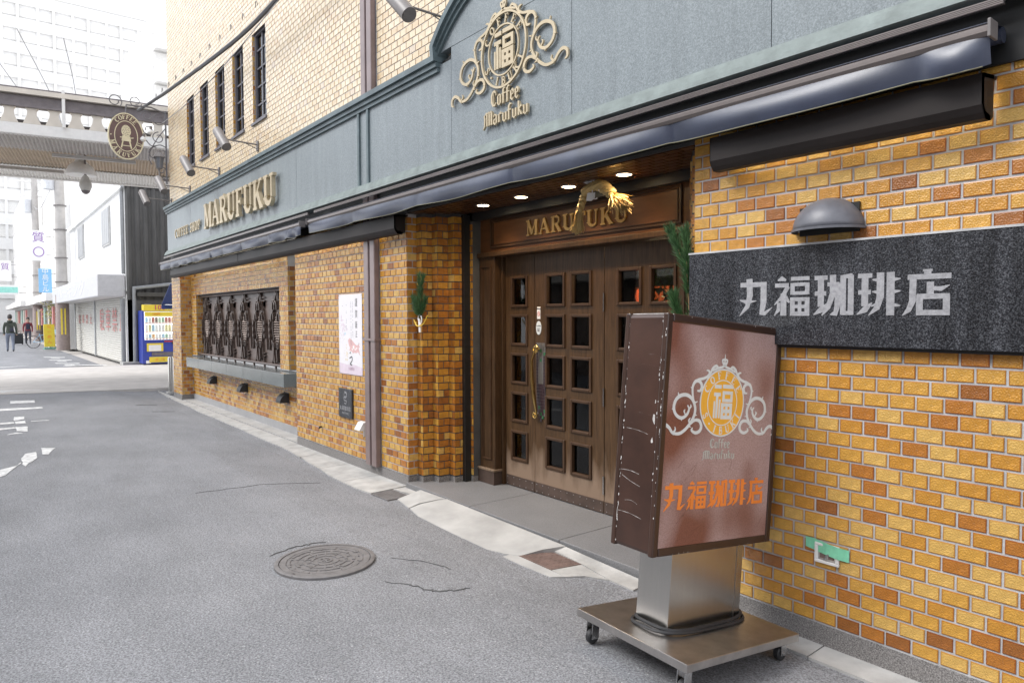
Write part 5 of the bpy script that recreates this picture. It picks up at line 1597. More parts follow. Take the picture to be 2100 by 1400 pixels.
b = MB().tube(arc(.07, -.02, .04, .05, 0, 300, 14) and [(x, -.045, y) for x, y in arc(.07, -.02, .035, .05, 0, 300, 14)], .004, 6); b.build('white_cord', M_paper, sh_, smooth=True)

# ------------------------------------------------------------------ spotlights on brackets above the fascia
sl = None
SPOT = [(-3.39, 4.23, 'nearest arm spotlight on the brick beside the arch'), (-8.45, 4.14, 'arm spotlight under the nearest upper window'), (-10.40, 4.10, 'arm spotlight between the second and third upper windows'), (-12.33, 4.08, 'arm spotlight under the farthest upper window'), (-13.85, 4.05, 'farthest arm spotlight at the far corner of the brick wall')]
for x, z, l in SPOT:
    if sl is None:
        sl = thing('spotlight', l, 'spotlight', (x, -.005, z), 'spotlights on arms above the fascia')
        b = MB().box(-.035, .035, -.02, 0, -.07, .07); b.build('wall_plate', M_spot, sl, bevel=.004)
        b = MB().tube([(0, -.02, .02), (-.03, -.46, .04)], .011, 8).tube([(0, -.02, -.04), (-.012, -.20, .03)], .006, 6); b.build('arm', M_spot, sl, smooth=True)
        b = MB()
        P_ = [Vector((-.15, -.52, .17)), Vector((-.14, -.52, .165)), Vector((.11, -.47, -.10)), Vector((.115, -.468, -.105)), Vector((.10, -.471, -.09))]
        b.tube(P_, [.058, .066, .066, .060, .052], 18)
        b.build('lamp_head', M_spot, sl, smooth=True)
        b = MB().tube([(-.03, -.44, .04), (-.02, -.50, .03)], .02, 8); b.build('knuckle', M_spot, sl)
    else:
        c = copy_tree(sl); c.location = (x, -.005, z); c['label'] = l

# ------------------------------------------------------------------ hanging oval sign, iron bracket and lantern at the far corner
XB = -14.12
os_ = thing('hanging_sign', 'oval brown and gold hanging sign with a wicker chair at the far corner', 'sign', (XB, -.765, 5.32))
OF = lambda u, v, w: (w, u, v)          # faces along the street; u towards the wall
M_brownsign = mat('sign_brown', (.125, .075, .07), .45, var=.12)
M_goldpale = mat('pale_gold', (.66, .60, .42), .45, var=.12)
b = MB(); b.prism(arc(0, 0, .315, .455, 0, 355, 48), OF, -.02, .02); b.build('board', M_brownsign, os_)
b = MB(); b.ribbon(arc(0, 0, .312, .452, 0, 360, 48), .022, OF, -.026, .026); b.build('rim', M_goldpale, os_)
b = MB(); b.ribbon(arc(0, 0, .205, .30, 0, 360, 40), .014, OF, .018, .026); b.build('inner_rim', M_goldpale, os_)
def oval_word(word, a0, a1, up):
    for k, c in enumerate(word):
        a = R(a0 + (a1 - a0) * k / (len(word) - 1)); ca, sa = math.cos(a), math.sin(a)
        w, st = SERIF[c]
        n = Vector((ca / .26, sa / .378)).normalized(); tg = Vector((n.y, -n.x)) if up else Vector((-n.y, n.x))
        ce = Vector((.26 * ca, .378 * sa)); up_ = n if up else -n
        fl = lambda u, v, d, ce=ce, tg=tg, up_=up_: OF(ce.x + tg.x * u + up_.x * v, ce.y + tg.y * u + up_.y * v, d)
        glyph(st, fl, .018, .028, -w * .037, -.042, .075, .085).build('letter', M_goldpale, os_)
oval_word('COFFEE', 128, 52, True)
oval_word('MARUFUKU', -158, -22, False)
b = MB()
b.prism(arc(0, .10, .085, .12, 0, 350, 24), OF, .018, .028)
b.prism([(-.07, .0), (.07, .0), (.085, -.10), (-.085, -.10)], OF, .018, .030)
b.ribbon([(-.06, -.10), (-.09, -.24)], .024, OF, .018, .028); b.ribbon([(.06, -.10), (.09, -.24)], .024, OF, .018, .028); b.ribbon([(-.07, -.19), (.07, -.19)], .014, OF, .018, .027)
b.ribbon([(.08, -.03), (.13, -.02)], .018, OF, .018, .027); b.ribbon([(-.08, -.03), (-.11, -.03)], .018, OF, .018, .027)
b.build('chair_emblem', M_goldpale, os_)
b = MB()
for k in range(22):
    a = k * 2.4; r_ = .09 * math.sqrt((k + .5) / 22)
    u, v = r_ * .8 * math.cos(a), .10 + r_ * 1.15 * math.sin(a)
    b.prism([(u + .008, v), (u, v + .010), (u - .008, v), (u, v - .010)], OF, .028, .030)
b.build('wicker_hole', M_brownsign, os_)
for sx in (-.27, .27):
    b = MB(); b.prism(arc(sx, 0, .012, .012, 0, 320, 10), OF, .018, .028); b.build('stud', M_goldpale, os_)

ib = thing('iron_bracket', 'scrolled wrought iron bracket holding the oval sign on the wall corner', 'bracket', (XB, 0, 0))
b = MB()
IB = lambda pts: [(0, y, z) for y, z in pts]
b.tube(IB([(-.03, 4.45), (-.03, 5.95)]), .016, 6)
b.tube(IB([(-.03, 5.9), (-.3, 5.98), (-.75, 5.95)]), .014, 6)
b.tube(IB([(-.75, 5.95), (-.76, 5.78)]), .012, 6)
b.tube(IB([(-.03, 4.52), (-.20, 4.55)]), .014, 6)
rg = random.Random(5)
def curl(y, z, r_, t0, turns, s=1):
    return IB([(y + s * r_ * (1 - .55 * k / 24) * math.cos(R(t0 + 360 * turns * k / 24)), z + r_ * (1 - .55 * k / 24) * math.sin(R(t0 + 360 * turns * k / 24))) for k in range(25)])
for (y, z, r_, t0, tn, s) in ((-.15, 5.75, .13, 90, 1.1, 1), (-.38, 5.8, .11, 0, 1.2, -1), (-.95, 6.0, .13, -40, 1.2, 1), (-.17, 5.38, .12, 90, 1.1, 1), (-.36, 5.52, .10, 180, 1.1, 1), (-.58, 6.05, .12, 200, 1.2, -1), (-.24, 5.05, .14, 80, .9, 1), (-.12, 4.72, .08, 0, 1.1, 1)):
    b.tube(smooth_path(curl(y, z, r_, t0, tn, s), 2), .010, 5)
b.tube(smooth_path(IB([(-.03, 5.6), (-.2, 5.35), (-.36, 5.0), (-.3, 4.82)]), 5), .011, 5)
b.tube(smooth_path(IB([(-.03, 5.2), (-.14, 5.24), (-.3, 5.2), (-.4, 5.3)]), 5), .011, 5)
for z in (4.85, 5.0, 5.12): b.tube(IB([(-.03, z), (-.1, z + .01)]), .008, 5)
b.build('ironwork', mat('pale_iron', (.12, .115, .125), .5, var=.15), ib, smooth=True)
for k, (y, z) in enumerate(((-.33, 5.47), (-.46, 5.30))):
    t = thing('bulb_lamp', ('upper', 'lower')[k] + ' of two bare reflector bulbs behind the oval sign', 'lamp', (XB + .02, y, z), 'bulbs on the iron bracket')
    b = MB().tube([(0, .02, .12), (0, .01, .05)], .028, 10); b.build('socket', M_spot, t)
    b = MB().lathe([(.024, .06), (.055, .02), (.058, -.01), (.035, -.04), (.001, -.05)], n=14); b.build('bulb', M_white, t, smooth=True)
lt = thing('lantern', 'grey iron lantern under the oval sign on the wall corner', 'lantern', (XB, -.165, 4.70))
b = MB().lathe([(.055, .06), (.085, .28), (.0, .28)], n=6); b.build('glass_body', mat('lantern_glass', (.16, .17, .19), .2, var=.15), lt)
b = MB().lathe([(.12, .28), (.11, .31), (.06, .37), (.03, .39), (.03, .42), (.001, .46)], n=6); b.build('cap', M_spot, lt)
b = MB()
for k in range(6):
    a = k * math.pi / 3; b.tube([(.057 * math.cos(a), .057 * math.sin(a), .06), (.088 * math.cos(a), .088 * math.sin(a), .28)], .007, 4)
b.tube([(0, 0, -.12), (0, 0, .06)], .018, 8); b.lathe([(.001, .02), (.05, .05), (.06, .065), (.001, .066)], n=6); b.tube([(0, 0, -.1), (0, .12, -.16), (0, .14, -.18)], .012, 6)
b.build('frame', M_spot, lt)

def wire(name, pts, r_, label, m=None, sub=6, n=6):
    b = MB(); b.tube(smooth_path(pts, sub), r_, n)
    return tag(b.build(name, m or M_rubber, None, smooth=True), label, 'cable')
M_cable = mat('cable_grey', (.07, .07, .075), .6, var=.2)
M_cable_l = mat('cable_light', (.30, .30, .31), .6, var=.1)
wire('overhead_cable', [(-14.9, -.40, 6.08), (-13.5, -.32, 6.0), (-12.33, -.30, 5.90), (-8.57, -.30, 5.58), (-6.69, -.30, 5.55), (-4.5, -.30, 5.62), (0, -.3, 6.0)], .030, 'thick grey overhead cable bundle running along the brick upper storey', M_cable)
wire('overhead_wire', [(-14.0, -.12, 5.66), (-11.5, -.25, 5.42), (-9, -.3, 5.38), (-6, -.3, 5.6), (-2, -.3, 6.2)], .007, 'thin pale wire sagging across the upper windows', M_cable_l)
b = MB()
for k in range(14):
    x = -13.6 + k * .55; z = 6.0 - .055 * (k * .55) + .02
    b.tube([(x, -.31, z + .02), (x + .03, -.31, z + .10), (x + .07, -.31, z + .07), (x + .09, -.31, z + .02)], .005, 4)
tag(b.build('cable_tie', M_cable), 'small wire loops tied along the thick overhead cable', 'cable tie', kind='stuff')

# ------------------------------------------------------------------ arcade roof across the side street
ar = thing('arcade_roof', 'pale arcade roof with a balustrade crossing over the side street', 'arcade', (-16.0, 0, 5.6), rot=(0, 0, R(-9)))
M_arc = mat('arcade_cream', (.62, .57, .50), .6, var=.1, scale=2)
M_arc_w = mat('arcade_white', (.74, .73, .71), .55, var=.06)
M_arc_d = mat('arcade_dark', (.16, .14, .145), .55, var=.2)
M_soff = mat('arcade_soffit', (.46, .37, .28), .55, var=.12, scale=2)
M_soff2 = mat('arcade_eave', (.50, .47, .45), .55, var=.1)
ya, yb = -9.0, 9.0
box('edge_beam', M_arc_w, ar, -.15, .06, ya, yb, -.02, .20)
# ribbed eave and vaulted soffit: corrugated sheets
def corr(name, p0, p1, m, pitch=.075, amp=.018):
    b = MB(); n = int((yb - ya) / pitch * 2)
    for i in range(n + 1):
        y = ya + (yb - ya) * i / n; d = amp * (1 if i % 2 else -1)
        for (x, z) in (p0, p1):
            b.v.append((x, y, z + d))
    for i in range(n): b.f.append((2 * i, 2 * i + 1, 2 * i + 3, 2 * i + 2)); b.m.append(0)
    return b.build(name, m, ar)
corr('eave_sheet', (-.05, -.01), (-1.15, -.10), M_soff2)
corr('soffit_sheet', (-1.2, -.06), (-2.4, .16), M_soff)
corr('soffit_sheet', (-2.42, .16), (-4.3, .12), M_soff)
corr('eave_sheet', (-4.32, .10), (-5.2, -.02), M_arc_w)
box('edge_beam', M_arc_w, ar, -5.35, -5.2, ya, yb, -.06, .22)
box('roof_deck', M_arc, ar, -5.2, -.16, ya, yb, .20, .26)
# upper rails and balusters
box('cornice', M_arc_d, ar, -.10, .06, ya, yb, .60, .78)
box('cornice_gutter', M_arc, ar, -.16, .16, ya, yb, .80, .90)
box('cornice_lip', M_arc_d, ar, -.14, .14, ya, yb, .905, .935)
box('cornice_foot', M_arc_d, ar, -.08, .10, ya, yb, .54, .595)
bal = None
y = -4.6
k = 0
while y < 4.0:
    if bal is None:
        b = MB(); b.prism([(-.165, .0), (.165, .0), (.09, .17), (.08, .24), (.085, .29), (.12, .335), (-.12, .335), (-.085, .29), (-.08, .24), (-.09, .17)], lambda u, v, w: (w, u, v), -.05, .05)
        bal = b.build('baluster', M_arc, ar); o = bal
    else:
        o = bal.copy(); col.objects.link(o); o.parent = ar
    o.location = (0, y, .205); y += .40
for yy in (-1.62, -5.6): 
    b = MB().box(.09, .15, yy - .03, yy + .03, .18, .98); b.build('downpipe', M_arc_w, ar)
box('back_rail', M_arc_w, ar, -4.9, -4.8, ya, yb, .34, .52)
box('back_rail', mat('arcade_shadow_rail', (.05, .045, .045), .7), ar, -.75, -.65, ya, yb, .21, .44)
for (xx, y0, y1, z) in ((-1.2, -1.95, -.25, -.20), (-4.0, -3.4, -1.9, -.08), (-4.3, .3, 1.6, -.02)):
    t = MB().box(xx - .05, xx + .05, y0, y1, z, z + .07).build('tube_light', mat('tube_fitting', (.45, .43, .41), .5), ar)
pdl = thing('pendant_lamp', 'white bell-shaped pendant lamp under the arcade roof', 'lamp', (-18.6, -1.05, 5.15))
b = MB().lathe([(.001, .78), (.10, .76), (.10, .50), (.14, .40), (.26, .30), (.33, .16), (.34, .08), (.001, .08)], n=20); b.build('shade', M_white, pdl, smooth=True)
cc = thing('camera_dome', 'small grey drop-shaped camera dome on a rod below the arcade', 'security camera', (-18.4, -.98, 4.85))
b = MB().tube([(0, 0, .34), (0, 0, 1.0)], .025, 6); b.build('rod', M_spot, cc)
b = MB().lathe([(.03, .36), (.07, .32), (.135, .16), (.14, .08), (.10, -.02)], n=16); b.build('housing', mat('camera_grey', (.48, .47, .44), .5), cc, smooth=True)
b = MB().lathe([(.10, -.02), (.085, -.06), (.04, -.10), (.001, -.11)], n=16); b.build('dome', M_arc_d, cc, smooth=True)

# pale apartment block far behind the arcade
M_haze = mat('overexposed_wall', (.72, .71, .69), .8, var=.03)  # far overexposure painted in as near-white wall colour
M_haze2 = mat('overexposed_shade', (.68, .665, .635), .8, var=.08)  # darker partner for recesses and windows, paled by the same painted glare
ap = thing('apartment_block', 'pale overexposed apartment block with balcony bands above the arcade', 'building', (-34, 0, 0))
box('wall', M_haze, ap, -8, 0, 3.6, 20, 0, 15.5)
for k in range(5):
    z = 8.0 + k * 1.5
    box('balcony_band', M_haze, ap, .0, .5, 3.7, 20, z, z + .7)
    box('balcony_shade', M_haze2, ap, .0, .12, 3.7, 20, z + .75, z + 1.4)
ap2 = thing('apartment_tower', 'overexposed white apartment tower with beige balcony bands closing the street above the arcade', 'building', (-100, -6, 0))
box('wall', M_haze, ap2, -10, 0, -12, 22, 0, 42)
for k in range(13):
    z = 4.0 + k * 2.9
    box('balcony_band', M_haze, ap2, .0, .25, -12, 22, z, z + 1.3)
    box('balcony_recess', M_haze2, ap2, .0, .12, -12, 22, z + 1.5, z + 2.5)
for k in range(9):
    box('drain', M_haze2, ap2, .25, .4, -10 + k * 3.6, -9.7 + k * 3.6, 4, 40)
    box('partition', M_haze, ap2, .0, .22, -8 + k * 3.6, -7.7 + k * 3.6, 4, 40)

# ------------------------------------------------------------------ white two-storey building with shutters
wb = thing('shuttered_building', 'white two-storey building with roller shutters and a dark corrugated side', 'building', (-25.5, .99, 0))
M_plas = mat('white_plaster', (.78, .78, .77), .75, var=.07, scale=2, bump=.05)
M_corr = mat('corrugated_dark', (.060, .058, .056), .5, var=.3, scale=3, stretch=(1, 1, .3))
box('front_wall', M_plas, wb, -15.8, 0, 0, 6, 2.6, 6.28)
box('upper_wall', M_plas, wb, -19.5, -15.8, .1, 6, 2.6, 7.7)
b = MB(); n = 90
for i in range(n + 1):
    y = .02 + 6 * i / n; d = (.0, .06, .06, .0)[i % 4]
    b.v += [(.02 + d, y, 2.3), (.02 + d, y, 6.26)]
for i in range(n): b.f.append((2 * i, 2 * i + 1, 2 * i + 3, 2 * i + 2)); b.m.append(0)
b.build('corrugated_side', M_corr, wb)
box('side_wall', mat('side_grey', (.17, .165, .16), .8, var=.2), wb, -.2, .0, 0.03, 6, 0, 2.5)
b = MB().box(.0, .10, .0, 6, 6.22, 6.34); b.build('roof_trim', M_corr, wb)
box('roof_eave', M_plas, wb, -15.8, .08, -.12, .0, 6.15, 6.33)
for (x0, x1, z0, z1) in ((-4.85, -2.9, 4.48, 5.92), (-12.4, -10.4, 4.50, 6.02)):
    w = box('window', mat('window_alu', (.42, .42, .41), .5), wb, x0, x1, -.06, .0, z0, z1)
    for k in range(4):
        a = x0 + .06 + (x1 - x0 - .12) * k / 4
        box('pane', mat('frosted_pane', (.34, .35, .36), .3, var=.1), w, a + .02, a + (x1 - x0 - .12) / 4 - .02, -.075, -.061, z0 + .06, z1 - .06)
w = box('window', mat('window_alu2', (.36, .33, .30), .5), wb, -18.9, -16.6, .03, .1, 5.0, 7.2)
sg = MB().box(-15.9, -.02, -.86, -.02, 2.40, 3.18).build('sign_canopy', mat('canopy_grey', (.47, .47, .485), .45, var=.08), wb, bevel=.04)
text_mesh('パーキング', 1.05, 'canopy_lettering', mat('canopy_letter', (.62, .62, .62), .5), wb, lambda x, y, z: (x * 1.9 - 8.2, -.862 - z, 2.78 + y * .62), .002)
M_shut = mat('shutter_slat', (.55, .54, .50), .5, var=.07)
for x0, x1 in ((-15.7, -8.62), (-8.5, -.78)):
    s_ = MB(); s_.box(x0, x1, .16, .20, 0, 2.45)
    sh2 = s_.build('shutter', M_shut, wb)
    b = MB()
    for k in range(28):
        z = .03 + k * .086
        b.v += [(x0, .15, z), (x1, .15, z), (x1, .125, z + .06), (x0, .125, z + .06), (x1, .15, z + .084), (x0, .15, z + .084)]
        i = len(b.v) - 6
        b.f += [(i, i + 1, i + 2, i + 3), (i + 3, i + 2, i + 4, i + 5)]; b.m += [0, 0]
    tag(b.build('slat', M_shut, sh2), kind='stuff')
M_faded = mat('faded_red', (.55, .22, .20), .6, var=.2, scale=6)
for k, ch in enumerate('駐車禁止'):
    text_mesh(ch, 1.0, 'shutter_lettering', M_faded, wb, lambda x, y, z, k=k: (x * 1.25 - 6.6 + k * 1.62, .120 - z, 1.52 + y * 1.0), .002)
    text_mesh(ch, .62, 'shutter_lettering', M_faded, wb, lambda x, y, z, k=k: (x * 1.2 - 14.0 + k * 1.35, .120 - z, 1.58 + y * .8), .002)
for x in (-8.56, -.70, -15.78): box('shutter_post', mat('post_grey', (.40, .41, .42), .5), wb, x - .06, x + .06, .08, .22, 0, 2.45)
box('wall_base', M_plas, wb, -.64, 0, .0, .3, 0, 2.5)
b = MB().tube([(-.12, -.10, .1), (-.12, -.10, 2.35)], .075, 10).tube([(-.12, -.06, 3.2), (-.12, -.06, 6.05), (.10, -.06, 6.22)], .06, 8); b.build('downpipe', mat('pipe_grey', (.25, .26, .27), .5, var=.12), wb, smooth=True)
b = MB().tube([(.16, .22, .1), (.16, .22, 2.70), (.16, 3.0, 3.10)], .075, 8); b.build('drain_pipe', MATS['pipe_grey'], wb, smooth=True)
box('pipe_base', M_concrete, wb, -.3, .35, -.2, .36, 0, .14)
box('gate_post', mat('post_tan', (.36, .34, .30), .7, var=.1), wb, .15, .42, .52, .70, 0, 2.15)
box('lintel', M_corr, wb, .0, .30, .3, 6, 2.42, 2.56)

# ------------------------------------------------------------------ vending machine
vm = thing('vending_machine', 'blue and yellow drinks vending machine beside the shuttered building', 'vending machine', (-24.6, 1.30, .06))
VF = lambda u, v, w: (w, u, v)
box('body', M_blue, vm, -.75, 0, 0, 1.18, 0.04, 1.86, .015)
box('kick_base', M_black, vm, -.7, -.03, .03, 1.15, 0, .04)
box('header', M_yellow, vm, -.3, .03, .05, 1.14, 1.84, 2.06, .01)
text_mesh('100', .24, 'price_lettering', mat('magenta', (.50, .04, .16), .5), vm, lambda x, y, z: (.032 + z, .55 + x * 1.05, 1.96 + y), .004)
text_mesh('円', .13, 'price_lettering', M_white, vm, lambda x, y, z: (.032 + z, .84 + x, 1.93 + y), .004)
M_vlit = emis('display_backlight', (.95, .97, .90), .55)
box('display_window', M_vlit, vm, .0, .008, .07, 1.12, .86, 1.82)
box('display_banner', M_yellow, vm, .008, .016, .09, 1.10, 1.66, 1.81)
text_mesh('100円', .10, 'banner_lettering', M_orange, vm, lambda x, y, z: (.017 + z, .44 + x, 1.735 + y), .003)
CANS = [mat('can_%d' % k, c, .4) for k, c in enumerate([(.72, .42, .2), (.5, .2, .16), (.35, .5, .36), (.38, .55, .68), (.75, .75, .72), (.7, .65, .35), (.25, .2, .17), (.55, .68, .5)])]
rg = random.Random(4)
for r_, (z, h) in enumerate(((1.46, .17), (1.16, .22), (.93, .13))):
    box('shelf', M_white, vm, .008, .05, .08, 1.11, z - .035, z - .005)
    for k in range(10):
        y = .13 + k * .103
        b = MB().lathe([(.001, 0), (.043, 0), (.043, h * .85), (.030, h), (.001, h)], c=(.05, y, z), n=10)
        b.build('drink_sample', CANS[[0, 1, 2, 3, 4, 5, 6, 7][rg.randrange(8)] if r_ != 1 else rg.choice([3, 4, 5, 7, 4])], vm, smooth=True)
b = MB()
for z in (1.435, 1.135, .885):
    for k in range(10): b.box(.05, .056, .10 + k * .103, .17 + k * .103, z - .012, z + .008)
b.build('button', M_red, vm)
b = MB().box(.0, .03, .13, .64, .46, .74); b.build('notice_panel', M_yellow, vm)
b = MB().box(.03, .034, .19, .57, .475, .68); b.build('notice', M_paper, vm)
box('coin_panel', M_black, vm, .0, .02, .92, 1.14, .70, .82)
box('coin_slot_strip', M_red, vm, .0, .024, .68, .95, .775, .815)
box('bill_slot', M_offwhite, vm, .0, .03, .96, 1.10, .54, .68)
box('dispenser_flap', M_arc_d, vm, .0, .02, .28, .96, .30, .43)
box('lower_panel', M_yellow, vm, .0, .016, .20, 1.04, .08, .27)
text_mesh('エコ', .12, 'panel_lettering', M_orange, vm, lambda x, y, z: (.017 + z, .52 + x * 1.4, .17 + y), .003)
box('sticker', M_paper, vm, .0, .004, .10, .25, .05, .15)
bo = thing('bollard', 'short stainless steel bollard at the far corner of the shop', 'bollard', (-14.75, .10, .05))
b = MB().lathe([(.057, 0), (.057, .74), (.045, .775), (.001, .785)], n=18); b.build('post', M_steel, bo, smooth=True)
b = MB().lathe([(.10, -.02), (.10, .015), (.057, .02)], n=18); b.build('foot', M_concrete, bo)
ba = thing('wall_awning', 'small blue canvas awning on the side wall by the vending machine', 'awning', (-14.3, .3, 2.45))
b = MB(); b.quad((-.1, -.25, -.05), (-.1, 1.2, -.05), (-1.0, 1.2, -.48), (-1.0, -.25, -.48)); b.quad((-1.0, -.25, -.48), (-1.0, 1.2, -.48), (-1.0, 1.2, -.58), (-1.0, -.25, -.58))
cv = b.build('canvas', mat('blue_canvas', (.06, .10, .30), .5, var=.1), ba); so = cv.modifiers.new('thickness', 'SOLIDIFY'); so.thickness = .01
b = MB().tube([(-.1, -.2, -.5), (-.95, -.2, -.48)], .012, 5); b.build('frame', M_chrome, ba)

# ------------------------------------------------------------------ street furniture further off
M_pole = mat('concrete_pole', (.42, .40, .38), .8, var=.12, scale=3)
M_wrap = mat('pole_wrap', (.30, .24, .22), .7, var=.15)
def pole(x, y, h, r_, label):
    t = thing('utility_pole', label, 'utility pole', (x, y, .05), 'utility poles along the street')
    b = MB().tube([(0, 0, 0), (0, 0, h)], [r_, r_ * .62], 14); b.build('shaft', M_pole, t, smooth=True)
    b = MB().tube([(0, 0, .02), (0, 0, 2.7)], [r_ * 1.03, r_ * 1.0], 14); b.build('wrap', M_wrap, t, smooth=True)
    b = MB().box(r_ * .9, r_ * 1.06, -.10, -.03, .8, 2.1).box(r_ * .9, r_ * 1.06, .05, .11, .8, 2.1); b.build('warning_strip', M_yellow, t)
    b = MB()
    for z in (2.72, 3.4, 4.6, 6.0, 7.2): b.tube([(0, 0, z), (0, 0, z + .05)], r_ * 1.02, 12)
    b.build('band', M_spot, t)
    b = MB().box(-.06, .06, -1.0, 1.0, h - .9, h - .78).box(-.06, .06, -.8, .8, h - 1.9, h - 1.8); b.build('cross_arm', M_haze2, t)
    b = MB().tube([(-.1, -.42, h - 3.0), (-.1, -.42, h - 2.1)], .26, 12); b.build('transformer', mat('transformer', (.55, .56, .58), .6), t)
    return t
pole(-39.6, .39, 11.0, .29, 'nearest grey utility pole with a brown wrap beside the shutters')
pole(-57.5, .54, 12, .29, 'second utility pole further along the street behind the cyclist sign')
def board(name, x, y0, y1, z0, z1, m, label, txt=None, tm=None, vertical=True, sz=.4, pole_y=None):
    t = thing(name, label, 'sign', (x, (y0 + y1) / 2, z0))
    L, H_ = (y1 - y0) / 2, z1 - z0
    box('board', m, t, -.08, 0, -L, L, 0, H_, .01)
    if txt:
        for k, ch in enumerate(txt):
            if vertical: text_mesh(ch, sz, 'sign_lettering', tm, t, lambda X, Y, Z, k=k: (.002 + Z, X, H_ * (1 - (k + .5) / len(txt)) + Y), .002)
            else: text_mesh(ch, sz, 'sign_lettering', tm, t, lambda X, Y, Z, k=k: (.002 + Z, -L + 2 * L * (k + .5) / len(txt) + X, H_ / 2 + Y), .002)
    b = MB().tube([(-.04, L, H_ * .2), (-.04, L + .35, H_ * .2)], .02, 5).tube([(-.04, L, H_ * .8), (-.04, L + .35, H_ * .8)], .02, 5); b.build('arm', M_spot, t)
    return t
M_sky = mat('sign_blue', (.22, .46, .72), .5, var=.06)
M_purple = mat('sign_purple', (.30, .16, .42), .5)
M_teal = mat('sign_teal', (.30, .66, .58), .5)
board('street_sign', -43.5, -.30, .30, 3.05, 4.35, M_sky, 'light blue vertical sign 中島ビル beside the nearest utility pole', '中島ビル', M_white, sz=.33)
q = board('street_sign', -45.5, -.50, .25, 4.9, 6.6, M_white, 'white and purple pawn sign 質 above the light blue sign', None)
text_mesh('質', .62, 'sign_lettering', M_purple, q, lambda X, Y, Z: (.002 + Z, X, 1.28 + Y), .002)
b = MB(); b.ribbon(arc(0, .5, .24, .26, 0, 360, 20), .05, VF, .001, .004); b.build('ring_print', M_purple, q)
q = board('street_sign', -66, -1.35, -.55, 4.6, 6.2, M_white, 'small far white and purple pawn sign 質 left of the larger one', None)
text_mesh('質', .6, 'sign_lettering', M_purple, q, lambda X, Y, Z: (.002 + Z, X, 1.1 + Y), .002)
board('street_sign', -52, -2.0, -.75, 3.15, 3.75, M_white, 'wide white and teal sign hanging far along the street', None)
box('teal_print', M_teal, [o for o in bpy.data.objects if o.name.startswith('street_sign')][-1], .001, .006, -.45, .55, .12, .48)
ys_ = thing('pavement_sign', 'yellow standing sign with orange writing leaning by the nearest utility pole', 'sign', (-41.6, -.02, .06), rot=(0, R(-6), R(8)))
box('board', M_yellow, ys_, -.03, .03, -.24, .24, .12, 1.30)
for k, ch in enumerate('らーめん'): text_mesh(ch, .22, 'sign_lettering', M_orange, ys_, lambda X, Y, Z, k=k: (.032 + Z, X, 1.15 - k * .26 + Y), .002)
box('stand', mat('stand_green', (.1, .35, .25), .5), ys_, -.15, .15, -.26, .26, 0, .06)
bk = thing('bicycle', 'bicycle parked behind the yellow standing sign', 'bicycle', (-43.2, -.18, .05), rot=(0, 0, R(60)))
for x in (-.5, .5):
    b = MB().tube([(x + .33 * math.cos(R(a)), 0, .34 + .33 * math.sin(R(a))) for a in range(0, 361, 15)], .018, 6); wv = b.build('wheel', M_rubber, bk, smooth=True)
    b = MB()
    for a in range(0, 180, 20): b.tube([(x + .31 * math.cos(R(a)), 0, .34 + .31 * math.sin(R(a))), (x - .31 * math.cos(R(a)), 0, .34 - .31 * math.sin(R(a)))], .003, 3)
    b.build('spoke', M_chrome, wv)
b = MB().tube([(-.5, 0, .34), (-.08, 0, .34), (.38, 0, .80), (.5, 0, .34)], .018, 6).tube([(-.08, 0, .34), (-.2, 0, .80)], .018, 6).tube([(-.2, 0, .70), (.38, 0, .72)], .016, 6).tube([(-.5, 0, .34), (-.2, 0, .72)], .012, 6); b.build('frame', mat('cycle_blue', (.25, .45, .62), .4), bk)
b = MB().tube([(.38, 0, .78), (.36, 0, 1.0)], .014, 6).tube([(.26, -.26, 1.02), (.38, -.1, 1.0), (.38, .1, 1.0), (.26, .26, 1.02)], .014, 6); b.build('handlebar', M_chrome, bk)
MB().box(-.34, -.08, -.07, .07, .84, .89).build('saddle', M_rubber, bk, bevel=.02)
MB().box(.46, .78, -.17, .17, .76, 1.0).build('basket', mat('basket_blue', (.40, .58, .66), .6), bk)

# far row of buildings, glare whitening painted into their wall colours
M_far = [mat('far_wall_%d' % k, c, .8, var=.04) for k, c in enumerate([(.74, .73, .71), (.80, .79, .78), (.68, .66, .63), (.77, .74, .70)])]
FAR = [(-52, -42, .8, 8.4, 0, 'grey-white three-storey house next beyond the shuttered building'), (-62, -52.2, 1.0, 11.0, 1, 'taller white house in the row beyond the utility poles'), (-76, -62.2, .7, 9.0, 3, 'cream house far along the right side of the street'), (-95, -76.2, .9, 13.0, 1, 'last tall white block on the right side of the street')]
for x0, x1, y, h, mi, l in FAR:
    t = thing('townhouse' if y > -10 else 'end_building', l, 'building', (x1, y, 0))
    dp = 8 if y > -10 else 22
    box('wall', M_far[mi], t, x0 - x1, 0, 0, dp, 0, h)
    z = 3.3
    while z + 1.5 < h:
        x = x0 - x1 + .8
        if y > -10:
            while x < -1.4:
                w = box('window', M_haze2, t, x, x + 1.2, -.04, .0, z, z + 1.3); x += 2.3
        else:
            yy = 1.0
            while yy < dp - 1.5:
                w = box('window', M_haze2, t, 0, .05, yy, yy + 1.4, z, z + 1.4); yy += 2.4
        z += 2.5
    if y > -10:
        box('shopfront', mat('shopfront_dark', (.26, .22, .20), .6, var=.3), t, x0 - x1 + .3, -.3, -.03, .0, .1, 2.5)
        box('shop_canopy', M_far[(mi + 1) % 4], t, x0 - x1 + .2, -.2, -.9, .0, 2.6, 3.0)
        for k in range(3):
            box('shop_sign', [mat('faded_sign_red', (.50, .20, .18), .6), mat('faded_sign_cream', (.6, .56, .48), .6), mat('faded_sign_green', (.36, .5, .44), .6)][k % 3], t, -1.4 - k * 2.6, -.9 - k * 2.6, -.55, -.45, 1.2, 2.3)
tr_ = thing('potted_tree', 'thin yellow-green potted tree beside the light blue sign', 'plant', (-44.2, .25, .05))
